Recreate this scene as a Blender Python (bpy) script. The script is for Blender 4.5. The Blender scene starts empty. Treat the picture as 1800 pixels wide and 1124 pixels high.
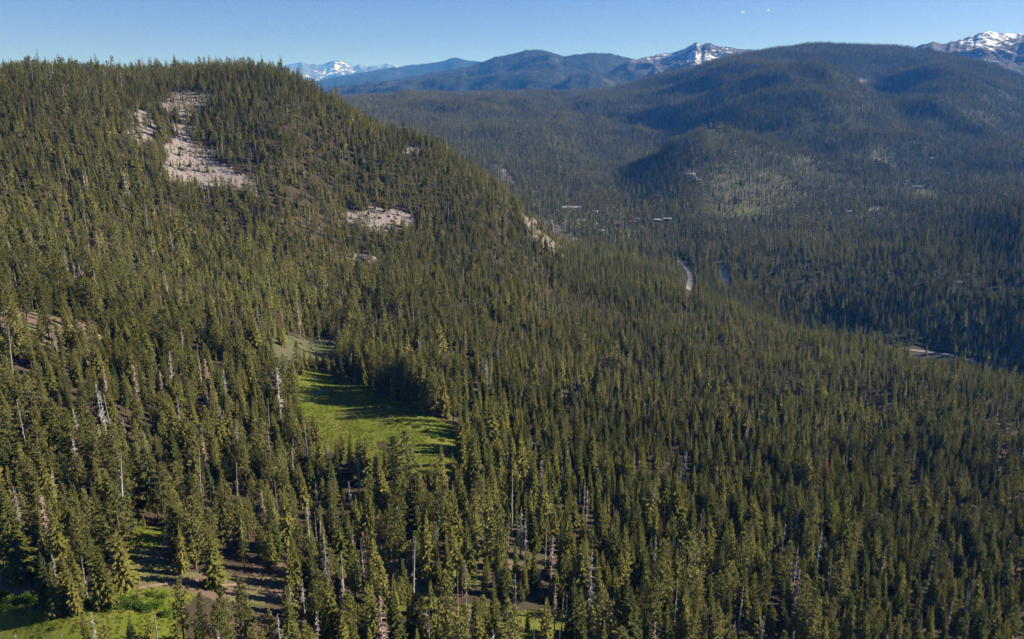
import bpy, math, random
import numpy as np
from mathutils import Vector

random.seed(7)
RNG = np.random.default_rng(11)
scene = bpy.context.scene
COL = scene.collection
R = math.radians

# ------------------------------------------------------------------ camera
F = 1413.0                      # focal length in pixels of the 1800 px wide photograph
PITCH = R(16.3)
CAMZ = 300.0                    # the river is near z = 0
cam_d = bpy.data.cameras.new('camera'); cam = bpy.data.objects.new('camera', cam_d); COL.objects.link(cam)
cam_d.sensor_fit = 'HORIZONTAL'; cam_d.sensor_width = 36.0; cam_d.lens = 36.0 * F / 1800.0
cam_d.clip_start = 1.0; cam_d.clip_end = 200000.0
cam.location = (0, 0, CAMZ); cam.rotation_euler = (math.pi / 2 - PITCH, 0, 0)
scene.camera = cam

# ------------------------------------------------------------------ sky, sun, exposure
SUN_AZ, SUN_EL = R(80), R(26)   # azimuth clockwise from +Y
world = bpy.data.worlds.new('World'); scene.world = world; world.use_nodes = True
nt = world.node_tree; bg = nt.nodes['Background']
sky = nt.nodes.new('ShaderNodeTexSky'); sky.sky_type = 'NISHITA'; sky.sun_disc = False
sky.sun_elevation = SUN_EL; sky.sun_rotation = SUN_AZ
sky.altitude = 2000; sky.air_density = 1.0; sky.dust_density = 1.6; sky.ozone_density = 3.0
tint = nt.nodes.new('ShaderNodeMix'); tint.data_type = 'RGBA'; tint.blend_type = 'MULTIPLY'; tint.inputs[0].default_value = 1.0
tint.inputs[7].default_value = (.665, .70, 1.08, 1)            # clear, dry mountain air: a deeper blue all over the sky
nt.links.new(sky.outputs[0], tint.inputs[6]); nt.links.new(tint.outputs[2], bg.inputs[0]); bg.inputs[1].default_value = 0.051
sun_d = bpy.data.lights.new('sun', 'SUN'); sun_d.energy = 5.0; sun_d.angle = R(0.53); sun_d.color = (1.0, 0.94, 0.84)
sun = bpy.data.objects.new('sun', sun_d); COL.objects.link(sun)
SV = Vector((math.sin(SUN_AZ) * math.cos(SUN_EL), math.cos(SUN_AZ) * math.cos(SUN_EL), math.sin(SUN_EL)))
sun.rotation_euler = (-SV).to_track_quat('-Z', 'Y').to_euler(); sun.location = (600, 0, 900)
scene.view_settings.view_transform = 'Standard'; scene.view_settings.look = 'None'
scene.view_settings.exposure = 1.07; scene.view_settings.gamma = 1.0; scene.view_settings.use_curve_mapping = False
scene.render.engine = 'CYCLES'
cy = scene.cycles
cy.max_bounces = 3; cy.diffuse_bounces = 1; cy.glossy_bounces = 1; cy.transmission_bounces = 1
cy.use_denoising = True; cy.denoiser = 'OPENIMAGEDENOISE'; cy.denoising_input_passes = 'RGB_ALBEDO_NORMAL'; cy.denoising_prefilter = 'NONE'; cy.use_adaptive_sampling = False; cy.volume_bounces = 0; cy.transparent_max_bounces = 16; cy.caustics_reflective = False; cy.caustics_refractive = False
HAZE_DENSITY = 4.4e-5

# ------------------------------------------------------------------ helpers: pixels of the photo <-> directions
cp, sp = math.cos(PITCH), math.sin(PITCH)
def pdir(px, py):
    """direction (x,y,z) of unit depth through a photograph pixel"""
    u = (np.asarray(px, float) - 900) / F; v = (562 - np.asarray(py, float)) / F
    return np.stack(np.broadcast_arrays(u, cp + sp * v, -sp + cp * v), -1)
def project(P):
    P = np.asarray(P, float); x, y, z = P[..., 0], P[..., 1], P[..., 2] - CAMZ
    t = y * cp - z * sp; up = y * sp + z * cp
    return 900 + F * x / t, 562 - F * up / t, t

# value noise
def _hash(ix, iy, seed):
    h = (ix.astype(np.int64) * 374761393 + iy.astype(np.int64) * 668265263 + seed * 1442695041) & 0xffffffff
    h = ((h ^ (h >> 13)) * 1274126177) & 0xffffffff
    return ((h ^ (h >> 16)) & 0xffff) / 65535.0
def vnoise(x, y, seed=0):
    ix = np.floor(x); iy = np.floor(y); fx = x - ix; fy = y - iy
    fx = fx * fx * (3 - 2 * fx); fy = fy * fy * (3 - 2 * fy)
    a = _hash(ix, iy, seed); b = _hash(ix + 1, iy, seed); c = _hash(ix, iy + 1, seed); d = _hash(ix + 1, iy + 1, seed)
    return (a * (1 - fx) + b * fx) * (1 - fy) + (c * (1 - fx) + d * fx) * fy
def fbm(x, y, octs=4, seed=0):
    s = 0; a = 0.5; n = 0
    for o in range(octs):
        s = s + a * vnoise(x * 2 ** o, y * 2 ** o, seed + o * 17); n += a; a *= 0.5
    return s / n * 2 - 1
def ridged(x, y, octs=4, seed=0):
    s = 0; a = 0.5; n = 0
    for o in range(octs):
        s = s + a * (1 - np.abs(vnoise(x * 2 ** o, y * 2 ** o, seed + o * 17) * 2 - 1)); n += a; a *= 0.5
    return s / n

# ------------------------------------------------------------------ terrain from surveyed control points
CP = []      # (x, y, z) with z absolute
def cpt(px, py, t):
    d = pdir(px, py) * t; CP.append((d[0], d[1], d[2] + CAMZ))
def cpz(px, t, z):     # column, depth, height relative to the camera
    y = (t + z * sp) / cp; CP.append(((px - 900) / F * t, y, z + CAMZ))
def cpd(px, py, z):    # pixel of a point known to lie z below the camera
    d = pdir(px, py); cpt(px, py, z / d[2])
for a in [(0,1124,215),(450,1124,230),(900,1124,255),(1350,1124,285),(1800,1124,320),
          (0,850,300),(300,850,325),(600,850,350),(900,850,378),(1350,850,440),(1800,850,480),
          (100,1045,232),(330,1030,248),
          (540,605,560),(0,600,365),(200,600,430),(400,600,510),
          (900,650,560),(1200,650,680),(1500,700,650),(1800,700,660),
          (700,500,700),(700,600,575),(900,500,800),(900,600,650),(1000,550,820),
          (0,400,590),(0,250,720),(0,151,830),
          (340,500,610),(340,400,720),(340,280,850),(340,160,980),(300,139,1060),(130,133,930),
          (450,560,540),(600,400,850),(600,280,950),(595,190,1030),(500,132,1060),(400,130,1070),
          (750,400,900),(750,310,980),(745,250,1050),(900,400,980),(885,335,1060),(1000,450,1080),
          (1150,485,1100),(1300,550,1000),(1500,605,860),(1650,645,790),(1800,685,720),
          (1750,450,1350),(1400,420,1600),(1800,375,1480),(1600,400,1650),
          (1650,330,2300),(1550,370,1950),(1800,310,2400),(1290,375,1900),(1250,215,2700),(1237,260,2450),(1227,310,2200),(1217,358,1960),(1330,290,2400),
          (1450,300,2450),(1000,300,2600),(900,280,2700),(900,220,3400),(800,190,4000),(700,178,4600),
          (850,170,5500),(1000,166,5500),(1150,140,5200),(1330,98,5200),(1450,82,5200),(1560,88,5200),(1650,103,5200),(1750,130,5100),(1800,150,5000),
          (1400,118,4000),(1100,200,4000),(1300,170,3600),(1300,220,3000),(1500,220,3000),(1500,165,3800),(1655,112,4000),(1687,136,3780),(1722,166,3500),
          (1750,200,3500),(1750,260,2900),(1400,113,3900),(1455,128,3850)]:
    cpt(*a)
for a in [(550,680,-166),(620,760,-166),(760,780,-167),(700,700,-167),(790,820,-168),(680,840,-167)]:
    cpd(*a)
for a in [(1210,480,-300),(1270,490,-301),(1630,622,-345),(1780,645,-345),(1480,572,-338),(1385,537,-328),(1640,528,-292),(1800,538,-288),(1500,503,-295),(1400,488,-297),(1150,400,-299),(1000,366,-297),(1500,480,-299)]:
    cpd(*a)
for a in [(0,1150,-10),(300,1400,-10),(300,2000,-110),(0,2500,-140),(600,1400,-140),(600,2200,-230),(750,1450,-215),(800,2200,-280),
          (900,1350,-245),(950,1700,-292),(1180,1220,-285),(700,3000,-190),(500,3500,-180),(300,4500,-150),(0,5500,-150),
          (200,1060,6),(100,120,-135),(900,120,-150),(1700,120,-190),
          (600,6500,-110),(1000,7500,-120),(1400,7500,-60),(1800,7500,-60),(200,7500,-140),
          (1120,2450,-286),(1130,2200,-293),(1095,2750,-272),(1155,2000,-297),(1575,3750,-112),(1592,3400,-140),(1565,4150,-55),(1420,4550,20),(1180,3300,-215),
          (2300,320,-228),(2300,700,-262),(2300,1300,-250),(2300,2600,-200),(2300,4500,-20),(2300,7000,-40),
          (-500,300,-120),(-500,700,-40),(-500,1200,0),(-500,3000,-150),(-500,7000,-150)]:
    cpz(*a)
CP = np.array(CP)
def warp(x, y):
    r = np.hypot(x, y) + 1e-6; az = np.arctan2(x, y)
    return np.stack([az * 3.0, np.log(r) * 1.15], -1)
_W = warp(CP[:, 0], CP[:, 1])
def _phi(d2): return 0.5 * d2 * np.log(d2 + 1e-12)
_n = len(CP)
_A = np.zeros((_n + 3, _n + 3)); _d2 = ((_W[:, None] - _W[None]) ** 2).sum(-1)
_A[:_n, :_n] = _phi(_d2) + np.eye(_n) * 0.004; _A[:_n, _n] = 1; _A[:_n, _n + 1:] = _W; _A[_n, :_n] = 1; _A[_n + 1:, :_n] = _W.T
_sol = np.linalg.solve(_A, np.concatenate([CP[:, 2], np.zeros(3)]))
def tps(x, y):
    w = warp(x, y).reshape(-1, 2); out = np.empty(len(w))
    for i in range(0, len(w), 40000):
        q = w[i:i + 40000]; d2 = ((q[:, None] - _W[None]) ** 2).sum(-1)
        out[i:i + 40000] = _phi(d2) @ _sol[:_n] + _sol[_n] + q @ _sol[_n + 1:]
    return out.reshape(np.shape(x))

AZ0, AZ1, NA = R(-46), R(46), 620
R0, R1, NR = 95.0, 9000.0, 640
AZ = np.linspace(AZ0, AZ1, NA); LR = np.linspace(math.log(R0), math.log(R1), NR); RAD = np.exp(LR)
gx = RAD[:, None] * np.sin(AZ)[None]; gy = RAD[:, None] * np.cos(AZ)[None]
# coarse TPS then bilinear up
_ca = np.linspace(AZ0, AZ1, 156); _cl = np.linspace(LR[0], LR[-1], 161)
_cr = np.exp(_cl); _cz = tps(_cr[:, None] * np.sin(_ca)[None], _cr[:, None] * np.cos(_ca)[None])
def bil(G, l, a, L0, L1, A0, A1):
    n, m = G.shape
    fi = np.clip((l - L0) / (L1 - L0) * (n - 1), 0, n - 1.001); fj = np.clip((a - A0) / (A1 - A0) * (m - 1), 0, m - 1.001)
    i = fi.astype(int); j = fj.astype(int); u = fi - i; v = fj - j
    return (G[i, j] * (1 - u) + G[i + 1, j] * u) * (1 - v) + (G[i, j + 1] * (1 - u) + G[i + 1, j + 1] * u) * v
GZ = bil(_cz, np.broadcast_to(LR[:, None], gx.shape), np.broadcast_to(AZ[None], gx.shape), LR[0], LR[-1], AZ0, AZ1)
def sstep(a, b, x):
    q = np.clip((x - a) / (b - a), 0, 1); return q * q * (3 - 2 * q)
_r = np.hypot(gx, gy)
GZ = GZ + fbm(gx / 60, gy / 60, 3, 3) * 1.6 * sstep(150, 600, _r) + fbm(gx / 260, gy / 260, 3, 5) * 4 * sstep(500, 1100, _r)
GZ = GZ + (fbm(gx / 600, gy / 600, 4, 9) * 50 + (ridged(gx / 750, gy / 1200, 3, 21) - .6) * 120 + (ridged(gx / 330, gy / 620, 2, 27) - .6) * 70) * sstep(2500, 3300, _r) * (1 - 0.6 * sstep(4300, 5400, _r))
# keep the valley floor level
_floor = -60.0
GZ = np.maximum(GZ, _floor + 0.03 * (GZ - _floor)) if True else GZ
def Hgt(x, y):
    x = np.asarray(x, float); y = np.asarray(y, float)
    return bil(GZ, np.log(np.hypot(x, y) + 1e-6), np.arctan2(x, y), LR[0], LR[-1], AZ0, AZ1)
_TT = np.exp(np.linspace(math.log(120), math.log(7500), 2600))
def ground_at(px, py, h=0.0, tmin=120):
    """first point of the terrain (raised by h) on the sight line of a photograph pixel"""
    d = pdir(px, py); P = d[None] * _TT[:, None]; z = Hgt(P[:, 0], P[:, 1]) + h - CAMZ
    ok = np.nonzero((P[:, 2] <= z) & (_TT >= tmin))[0]
    if len(ok) == 0: return None
    k = ok[0]; return P[k, 0], P[k, 1], float(Hgt(P[k, 0], P[k, 1]))

def poly(pts):
    out = []
    for p in pts:
        g = ground_at(*p)
        if g: out.append(g[:2])
    return np.array(out)
def inside(x, y, P):
    c = np.zeros(np.shape(x), bool); j = len(P) - 1
    x0, y0 = P.min(0) ; x1, y1 = P.max(0)
    sel = (x >= x0) & (x <= x1) & (y >= y0) & (y <= y1)
    xs = x[sel]; ys = y[sel]; cs = np.zeros(xs.shape, bool)
    for i in range(len(P)):
        xi, yi = P[i]; xj, yj = P[j]
        cs ^= ((yi > ys) != (yj > ys)) & (xs < (xj - xi) * (ys - yi) / (yj - yi + 1e-9) + xi)
        j = i
    c[sel] = cs; return c
MEADOW = [poly([(522,655),(560,648),(595,655),(640,672),(700,705),(745,722),(790,745),(815,765),(812,805),(790,840),(730,845),(690,835),(650,825),(610,812),(572,792),(548,765),(528,728),(521,690)]),
          poly([(-120,1260),(-120,1035),(0,1042),(60,1050),(130,1048),(190,1038),(260,1031),(300,1034),(335,1046),(325,1070),(330,1124),(330,1260)]),
          poly([(228,962),(232,928),(282,925),(286,946),(280,962)])]
CLEAR = [poly([(140,1052),(175,1015),(205,1004),(222,985),(230,960),(284,958),(300,985),(340,1006),(400,1016),(470,1012),(520,1020),(522,1060),(440,1064),(380,1054),(335,1047),(260,1032),(190,1040)]),
         poly([(-60,985),(0,984),(45,988),(55,1020),(62,1050),(0,1042),(-60,1042)])]
UPPER = [poly([(452,606),(480,598),(530,592),(590,600),(607,612),(590,626),(545,642),(520,642),(470,626)])]
SCREE = [poly([(288,166),(330,160),(374,170),(356,190),(338,207),(305,208),(284,192)]), poly([(303,205),(332,207),(340,235),(335,258),(300,258),(308,232)]),
         poly([(292,255),(345,255),(362,258),(395,288),(442,322),(444,338),(415,338),(380,334),(330,324),(298,328),(282,303)]),
         poly([(218,193),(255,198),(272,227),(255,255),(236,245),(226,215)]),
         poly([(598,380),(640,368),(725,376),(720,395),(680,408),(640,404)]),
         poly([(696,252),(740,264),(732,276),(702,274)]),
         poly([(545,150),(575,156),(590,172),(570,172)]), poly([(868,290),(890,300),(905,325),(885,322)]),
         poly([(612,445),(655,450),(668,470),(640,474),(615,462)])]
RIB = [poly([(908,366),(960,378),(1004,410),(1012,432),(994,462),(955,445),(928,408)])]
BROWN = [poly([(-20,543),(60,546),(110,560),(178,575),(182,612),(120,622),(60,612),(-20,605)])]
OPEN = [poly([(1185,378),(1230,355),(1290,345),(1325,290),(1365,305),(1402,330),(1392,366),(1330,386),(1250,386)]),
        poly([(1380,268),(1435,278),(1455,302),(1420,312),(1388,292)]), poly([(1495,262),(1530,272),(1565,280),(1575,298),(1545,294),(1510,280)]),
        poly([(1580,322),(1650,330),(1690,350),(1640,358),(1600,345)]), poly([(1190,295),(1235,290),(1300,310),(1300,345),(1240,350)])]
GRASSY = [poly([(1226,225),(1250,220),(1264,245),(1258,268),(1240,262),(1233,240)]), poly([(1285,365),(1330,360),(1345,380),(1290,385)]),
          poly([(1605,334),(1645,338),(1670,350),(1630,352)]), poly([(1536,278),(1560,282),(1566,292),(1546,290)]), poly([(1500,358),(1515,360),(1514,366),(1500,364)])]
GRAVEL = [poly([(1500,142),(1530,135),(1535,142),(1515,149)]), poly([(1198,300),(1222,298),(1232,318),(1215,324),(1200,314)]),
          poly([(1525,364),(1555,362),(1554,373),(1528,374)])]
SPARSE = [poly([(830,985),(905,985),(905,1030),(830,1030)]), poly([(1040,985),(1110,985),(1110,1040),(1040,1035)]), poly([(640,965),(740,960),(760,1040),(640,1040)]),
          poly([(930,800),(985,800),(985,835),(930,835)]), poly([(450,985),(520,985),(510,1060),(440,1062)])]
BRUSH = [poly([(690,1042),(770,1040),(775,1075),(690,1080)]), poly([(815,1062),(875,1062),(880,1095),(815,1095)]), poly([(895,1075),(1015,1070),(1020,1180),(895,1180)]),
         poly([(0,1045),(130,1050),(210,1045),(300,1045),(300,1075),(170,1075),(120,1095),(60,1085),(0,1085)])]
def mask(x, y, polys, soft=4.0, sc=14.0, seed=31):
    k = np.clip(np.hypot(x, y) / 500.0, 0.5, 4)
    jx = x + fbm(x / sc, y / sc, 3, seed) * soft * k; jy = y + fbm(x / sc + 50, y / sc, 3, seed + 5) * soft * k
    m = np.zeros(np.shape(x), bool)
    for P in polys:
        if len(P) > 2: m |= inside(jx, jy, P)
    return m

# polylines: road, river, trail
def line_px(pts): return [ground_at(*p) for p in pts if ground_at(*p)]
def resample(P, step):
    P = np.array([p[:2] for p in P]); out = []
    for i in range(len(P) - 1):
        p0 = P[max(i - 1, 0)]; p1 = P[i]; p2 = P[i + 1]; p3 = P[min(i + 2, len(P) - 1)]
        n = max(2, int(np.hypot(*(p2 - p1)) / step))
        for k in range(n):
            s = k / n
            out.append(0.5 * ((2 * p1) + (-p0 + p2) * s + (2 * p0 - 5 * p1 + 4 * p2 - p3) * s * s + (-p0 + 3 * p1 - 3 * p2 + p3) * s ** 3))
    out.append(P[-1]); return np.array(out)
ROAD = resample(line_px([(1190,458),(1203,470),(1212,484),(1213,497),(1209,510)]), 8)
ROAD2 = resample(line_px([(1560,612),(1604,617),(1640,621),(1676,627),(1720,640)]), 6)
RIVER = resample(line_px([(1262,468),(1272,480),(1281,497),(1297,512),(1335,527),(1420,548),(1560,590),(1640,612),(1800,632)]), 10)
TRAIL = resample(line_px([(183,1010),(192,1018),(203,1025),(222,1032),(245,1034),(275,1030),(300,1026),(330,1021),(358,1023),(380,1028),(405,1029),(425,1026)]), 1.2)
def dist_line(x, y, L):
    d = np.full(np.shape(x), 1e9)
    for p in L[::2]: d = np.minimum(d, np.hypot(x - p[0], y - p[1]))
    return d

# ------------------------------------------------------------------ materials
def new_mat(name):
    m = bpy.data.materials.new(name); m.use_nodes = True; t = m.node_tree
    return m, t, t.nodes['Principled BSDF'], t.nodes['Material Output']
def node(t, kind, **kw):
    n = t.nodes.new(kind)
    for k, v in kw.items(): setattr(n, k, v)
    return n
def ramp(t, stops, fac):
    r = node(t, 'ShaderNodeValToRGB'); e = r.color_ramp.elements
    while len(e) > len(stops): e.remove(e[-1])
    while len(e) < len(stops): e.new(1.0)
    for q, (p, c) in zip(e, stops): q.position = p; q.color = (*c, 1)
    t.links.new(fac, r.inputs[0]); return r.outputs[0]
def mixc(t, a, b, f):
    n = node(t, 'ShaderNodeMix', data_type='RGBA')
    for s, v in ((6, a), (7, b), (0, f)):
        if isinstance(v, tuple): n.inputs[s].default_value = (*v, 1)
        elif isinstance(v, (int, float)): n.inputs[s].default_value = v
        else: t.links.new(v, n.inputs[s])
    return n.outputs[2]
def math_n(t, op, a, b=None, clamp=False):
    n = node(t, 'ShaderNodeMath', operation=op, use_clamp=clamp)
    for i, v in enumerate((a, b)):
        if v is None: continue
        if isinstance(v, (int, float)): n.inputs[i].default_value = v
        else: t.links.new(v, n.inputs[i])
    return n.outputs[0]
def noise(t, scale, detail=4, rough=0.6, vec=None):
    n = node(t, 'ShaderNodeTexNoise'); n.inputs['Scale'].default_value = scale; n.inputs['Detail'].default_value = detail; n.inputs['Roughness'].default_value = rough
    if vec is not None: t.links.new(vec, n.inputs['Vector'])
    return n.outputs['Fac']
def geo_pos(t): return node(t, 'ShaderNodeNewGeometry').outputs['Position']
def attr(t, name): return node(t, 'ShaderNodeAttribute', attribute_name=name).outputs['Fac']

def ramp_f(t, fac, a, b_):
    n = node(t, 'ShaderNodeMapRange'); n.inputs[1].default_value = a; n.inputs[2].default_value = b_; t.links.new(fac, n.inputs[0]); return n.outputs[0]
def foliage_mat(name, stops, transl=0.20):
    m, t, b, out = new_mat(name)
    oi = node(t, 'ShaderNodeObjectInfo'); tc = node(t, 'ShaderNodeTexCoord')
    c = ramp(t, stops, oi.outputs['Random'])
    n = noise(t, 0.55, 3, 0.6, tc.outputs['Object'])
    hsv = node(t, 'ShaderNodeHueSaturation'); t.links.new(c, hsv.inputs['Color'])
    v = math_n(t, 'MULTIPLY_ADD', n, .7); t.nodes[-1].inputs[2].default_value = 0.65
    st = ramp_f(t, noise(t, .0045, 3, .6, geo_pos(t)), .3, .7); st = math_n(t, 'MULTIPLY_ADD', st, .55); t.nodes[-1].inputs[2].default_value = .72
    t.links.new(math_n(t, 'MULTIPLY', v, st), hsv.inputs['Value'])
    d = node(t, 'ShaderNodeBsdfDiffuse'); tr = node(t, 'ShaderNodeBsdfTranslucent'); mx = node(t, 'ShaderNodeMixShader')
    t.links.new(hsv.outputs[0], d.inputs[0]); t.links.new(hsv.outputs[0], tr.inputs[0]); mx.inputs[0].default_value = transl
    t.links.new(d.outputs[0], mx.inputs[1]); t.links.new(tr.outputs[0], mx.inputs[2]); t.links.new(mx.outputs[0], out.inputs['Surface'])
    t.nodes.remove(b); return m
M = {}
M['fir'] = foliage_mat('fir_needles', [(0.0, (.068,.083,.026)), (.35, (.118,.122,.031)), (.7, (.176,.168,.040)), (1.0, (.218,.200,.050))])
M['pine'] = foliage_mat('pine_needles', [(0.0, (.126,.128,.037)), (.5, (.182,.175,.052)), (1.0, (.222,.206,.072))])
M['dying'] = foliage_mat('dying_needles', [(0.0, (.22,.085,.035)), (.5, (.30,.15,.04)), (1.0, (.26,.11,.05))])
M['shrub'] = foliage_mat('shrub_leaves', [(0.0, (.075,.125,.022)), (.5, (.10,.165,.024)), (1.0, (.14,.19,.03))], .3)
M['brush'] = foliage_mat('brush_leaves', [(0.0, (.07,.10,.03)), (.5, (.10,.13,.035)), (1.0, (.13,.14,.045))], .3)
M['grass'] = foliage_mat('grass_blades', [(0.0, (.095,.125,.014)), (.5, (.122,.15,.018)), (1.0, (.16,.168,.03))], .35)
def simple_mat(name, c1, c2, scale, rough=.9, bump=0.0, rand=0.0):
    m, t, b, out = new_mat(name); tc = node(t, 'ShaderNodeTexCoord')
    n = noise(t, scale, 4, .6, tc.outputs['Object']); c = mixc(t, c1, c2, n)
    if rand:
        oi = node(t, 'ShaderNodeObjectInfo'); h = node(t, 'ShaderNodeHueSaturation'); t.links.new(c, h.inputs['Color'])
        v = math_n(t, 'MULTIPLY_ADD', oi.outputs['Random'], rand); t.nodes[-1].inputs[2].default_value = 1 - rand / 2
        t.links.new(v, h.inputs['Value']); c = h.outputs[0]
    t.links.new(c, b.inputs['Base Color']); b.inputs['Roughness'].default_value = rough
    b.inputs['Specular IOR Level'].default_value = 0.15
    if bump:
        bp = node(t, 'ShaderNodeBump'); bp.inputs['Strength'].default_value = bump; t.links.new(n, bp.inputs['Height']); t.links.new(bp.outputs[0], b.inputs['Normal'])
    return m
M['bark'] = simple_mat('bark', (.07,.048,.035), (.17,.12,.09), 1.5)
M['snag'] = simple_mat('weathered_deadwood', (.21,.19,.175), (.38,.35,.325), .8, rand=.5)
M['snag_red'] = simple_mat('reddish_deadwood', (.24,.16,.13), (.40,.30,.25), .8, rand=.3)
M['rock'] = simple_mat('rock', (.14,.12,.105), (.30,.26,.235), .5, bump=.6, rand=.4)
M['path'] = simple_mat('bare_trail_dirt', (.20,.14,.10), (.28,.20,.145), .8)
M['asphalt'] = simple_mat('worn_road', (.30,.29,.29), (.42,.40,.39), .3)
M['gravelroad'] = simple_mat('pale_gravel', (.15,.135,.13), (.25,.22,.205), .3)

def water_mat():
    m, t, b, out = new_mat('river_water'); b.inputs['Base Color'].default_value = (.012,.03,.045,1)
    b.inputs['Roughness'].default_value = .32; b.inputs['IOR'].default_value = 1.33
    n = noise(t, .5, 3, .6, geo_pos(t)); bp = node(t, 'ShaderNodeBump'); bp.inputs['Strength'].default_value = .15
    t.links.new(n, bp.inputs['Height']); t.links.new(bp.outputs[0], b.inputs['Normal']); return m
M['water'] = water_mat()

def ground_mat():
    m, t, b, out = new_mat('mountain_ground'); P = geo_pos(t)
    fine = noise(t, .35, 6, .7, P); mid = noise(t, .06, 5, .65, P); big = noise(t, .012, 4, .6, P)
    duff = mixc(t, mixc(t, (.036,.027,.018), (.085,.062,.043), fine), (.070,.075,.030), math_n(t, 'MULTIPLY', ramp_f(t, big, .52, .7), .6))
    farf = mixc(t, (.030,.038,.020), (.060,.062,.034), mid)
    grass = mixc(t, mixc(t, (.095,.122,.012), (.142,.160,.018), mid), (.20,.17,.055), math_n(t, 'MULTIPLY', ramp_f(t, noise(t, .06, 7, .8, P), .48, .66), .55))
    dry = mixc(t, mixc(t, (.115,.078,.056), (.195,.135,.098), fine), (.12,.14,.045), ramp_f(t, mid, .50, .62))
    scree = mixc(t, mixc(t, (.17,.143,.132), (.33,.278,.26), fine), (.40,.27,.17), math_n(t, 'MULTIPLY', ramp_f(t, mid, .62, .75), .7))
    opn = mixc(t, mixc(t, (.075,.068,.042), (.125,.105,.075), fine), (.075,.095,.035), ramp_f(t, mid, .45, .6))
    c = mixc(t, duff, farf, attr(t, 'far')); c = mixc(t, c, opn, attr(t, 'open')); c = mixc(t, c, dry, attr(t, 'dirt'))
    c = mixc(t, c, scree, attr(t, 'scree')); c = mixc(t, c, grass, attr(t, 'meadow'))
    t.links.new(c, b.inputs['Base Color']); b.inputs['Roughness'].default_value = .95; b.inputs['Specular IOR Level'].default_value = .1
    bp = node(t, 'ShaderNodeBump'); bp.inputs['Strength'].default_value = .7; bp.inputs['Distance'].default_value = 1.0
    t.links.new(fine, bp.inputs['Height']); t.links.new(bp.outputs[0], b.inputs['Normal']); return m
M['ground'] = ground_mat()

def mountain_mat(name, dark, light, rockc, nsc, snow):
    m, t, b, out = new_mat(name); P = geo_pos(t)
    n1 = noise(t, nsc, 6, .7, P); n2 = noise(t, nsc * .12, 4, .6, P)
    c = mixc(t, mixc(t, dark, light, ramp_f(t, n1, .35, .65)), rockc, math_n(t, 'MULTIPLY', ramp_f(t, n2, .56, .68), attr(t, 'rock')))
    if snow:
        a = attr(t, 'snow'); n3 = noise(t, nsc * .8, 7, .7, P)
        f = ramp_f(t, math_n(t, 'ADD', a, math_n(t, 'MULTIPLY', math_n(t, 'SUBTRACT', n3, .5), 2.2)), .48, .54)
        c = mixc(t, c, (.82,.84,.87), f)
    t.links.new(c, b.inputs['Base Color']); b.inputs['Roughness'].default_value = .95; b.inputs['Specular IOR Level'].default_value = .1
    bp = node(t, 'ShaderNodeBump'); bp.inputs['Strength'].default_value = .8; bp.inputs['Distance'].default_value = .25 / nsc
    t.links.new(n1, bp.inputs['Height']); t.links.new(bp.outputs[0], b.inputs['Normal']); return m

# ------------------------------------------------------------------ object helpers
def mesh_np(name, V, Fc, mats=(), matidx=None, smooth=False):
    me = bpy.data.meshes.new(name); me.from_pydata(np.asarray(V).tolist(), [], Fc if isinstance(Fc, list) else np.asarray(Fc).tolist())
    for m in mats: me.materials.append(m)
    if matidx is not None: me.polygons.foreach_set('material_index', np.asarray(matidx, np.int32))
    if smooth: me.polygons.foreach_set('use_smooth', np.ones(len(me.polygons), bool))
    me.update(); return me
def link(name, me, parent=None):
    o = bpy.data.objects.new(name, me); COL.objects.link(o)
    if parent: o.parent = parent
    return o
def tag(o, label=None, cat=None, group=None, kind=None):
    if label: o['label'] = label
    if cat: o['category'] = cat
    if group: o['group'] = group
    if kind: o['kind'] = kind
    return o
def grid_faces(n, m):
    i, j = np.meshgrid(np.arange(n - 1), np.arange(m - 1), indexing='ij'); a = (i * m + j).ravel()
    return np.stack([a, a + 1, a + m + 1, a + m], 1)[:, ::-1]
def fattr(me, name, vals):
    a = me.attributes.new(name, 'FLOAT', 'POINT'); a.data.foreach_set('value', np.asarray(vals, np.float32).ravel())
def grid_mesh(name, X, Y, Z, mat, flip=False):
    n, m = X.shape; V = np.stack([X.ravel(), Y.ravel(), Z.ravel()], 1).astype(np.float32); Fc = grid_faces(n, m)
    if flip: Fc = Fc[:, ::-1]
    me = bpy.data.meshes.new(name); me.vertices.add(len(V)); me.vertices.foreach_set('co', V.ravel())
    me.loops.add(Fc.size); me.loops.foreach_set('vertex_index', np.ascontiguousarray(Fc, np.int32).ravel())
    me.polygons.add(len(Fc)); me.polygons.foreach_set('loop_start', np.arange(0, Fc.size, 4, dtype=np.int32))
    me.update(calc_edges=True); me.polygons.foreach_set('use_smooth', np.ones(len(me.polygons), bool)); me.materials.append(mat); return me

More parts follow.
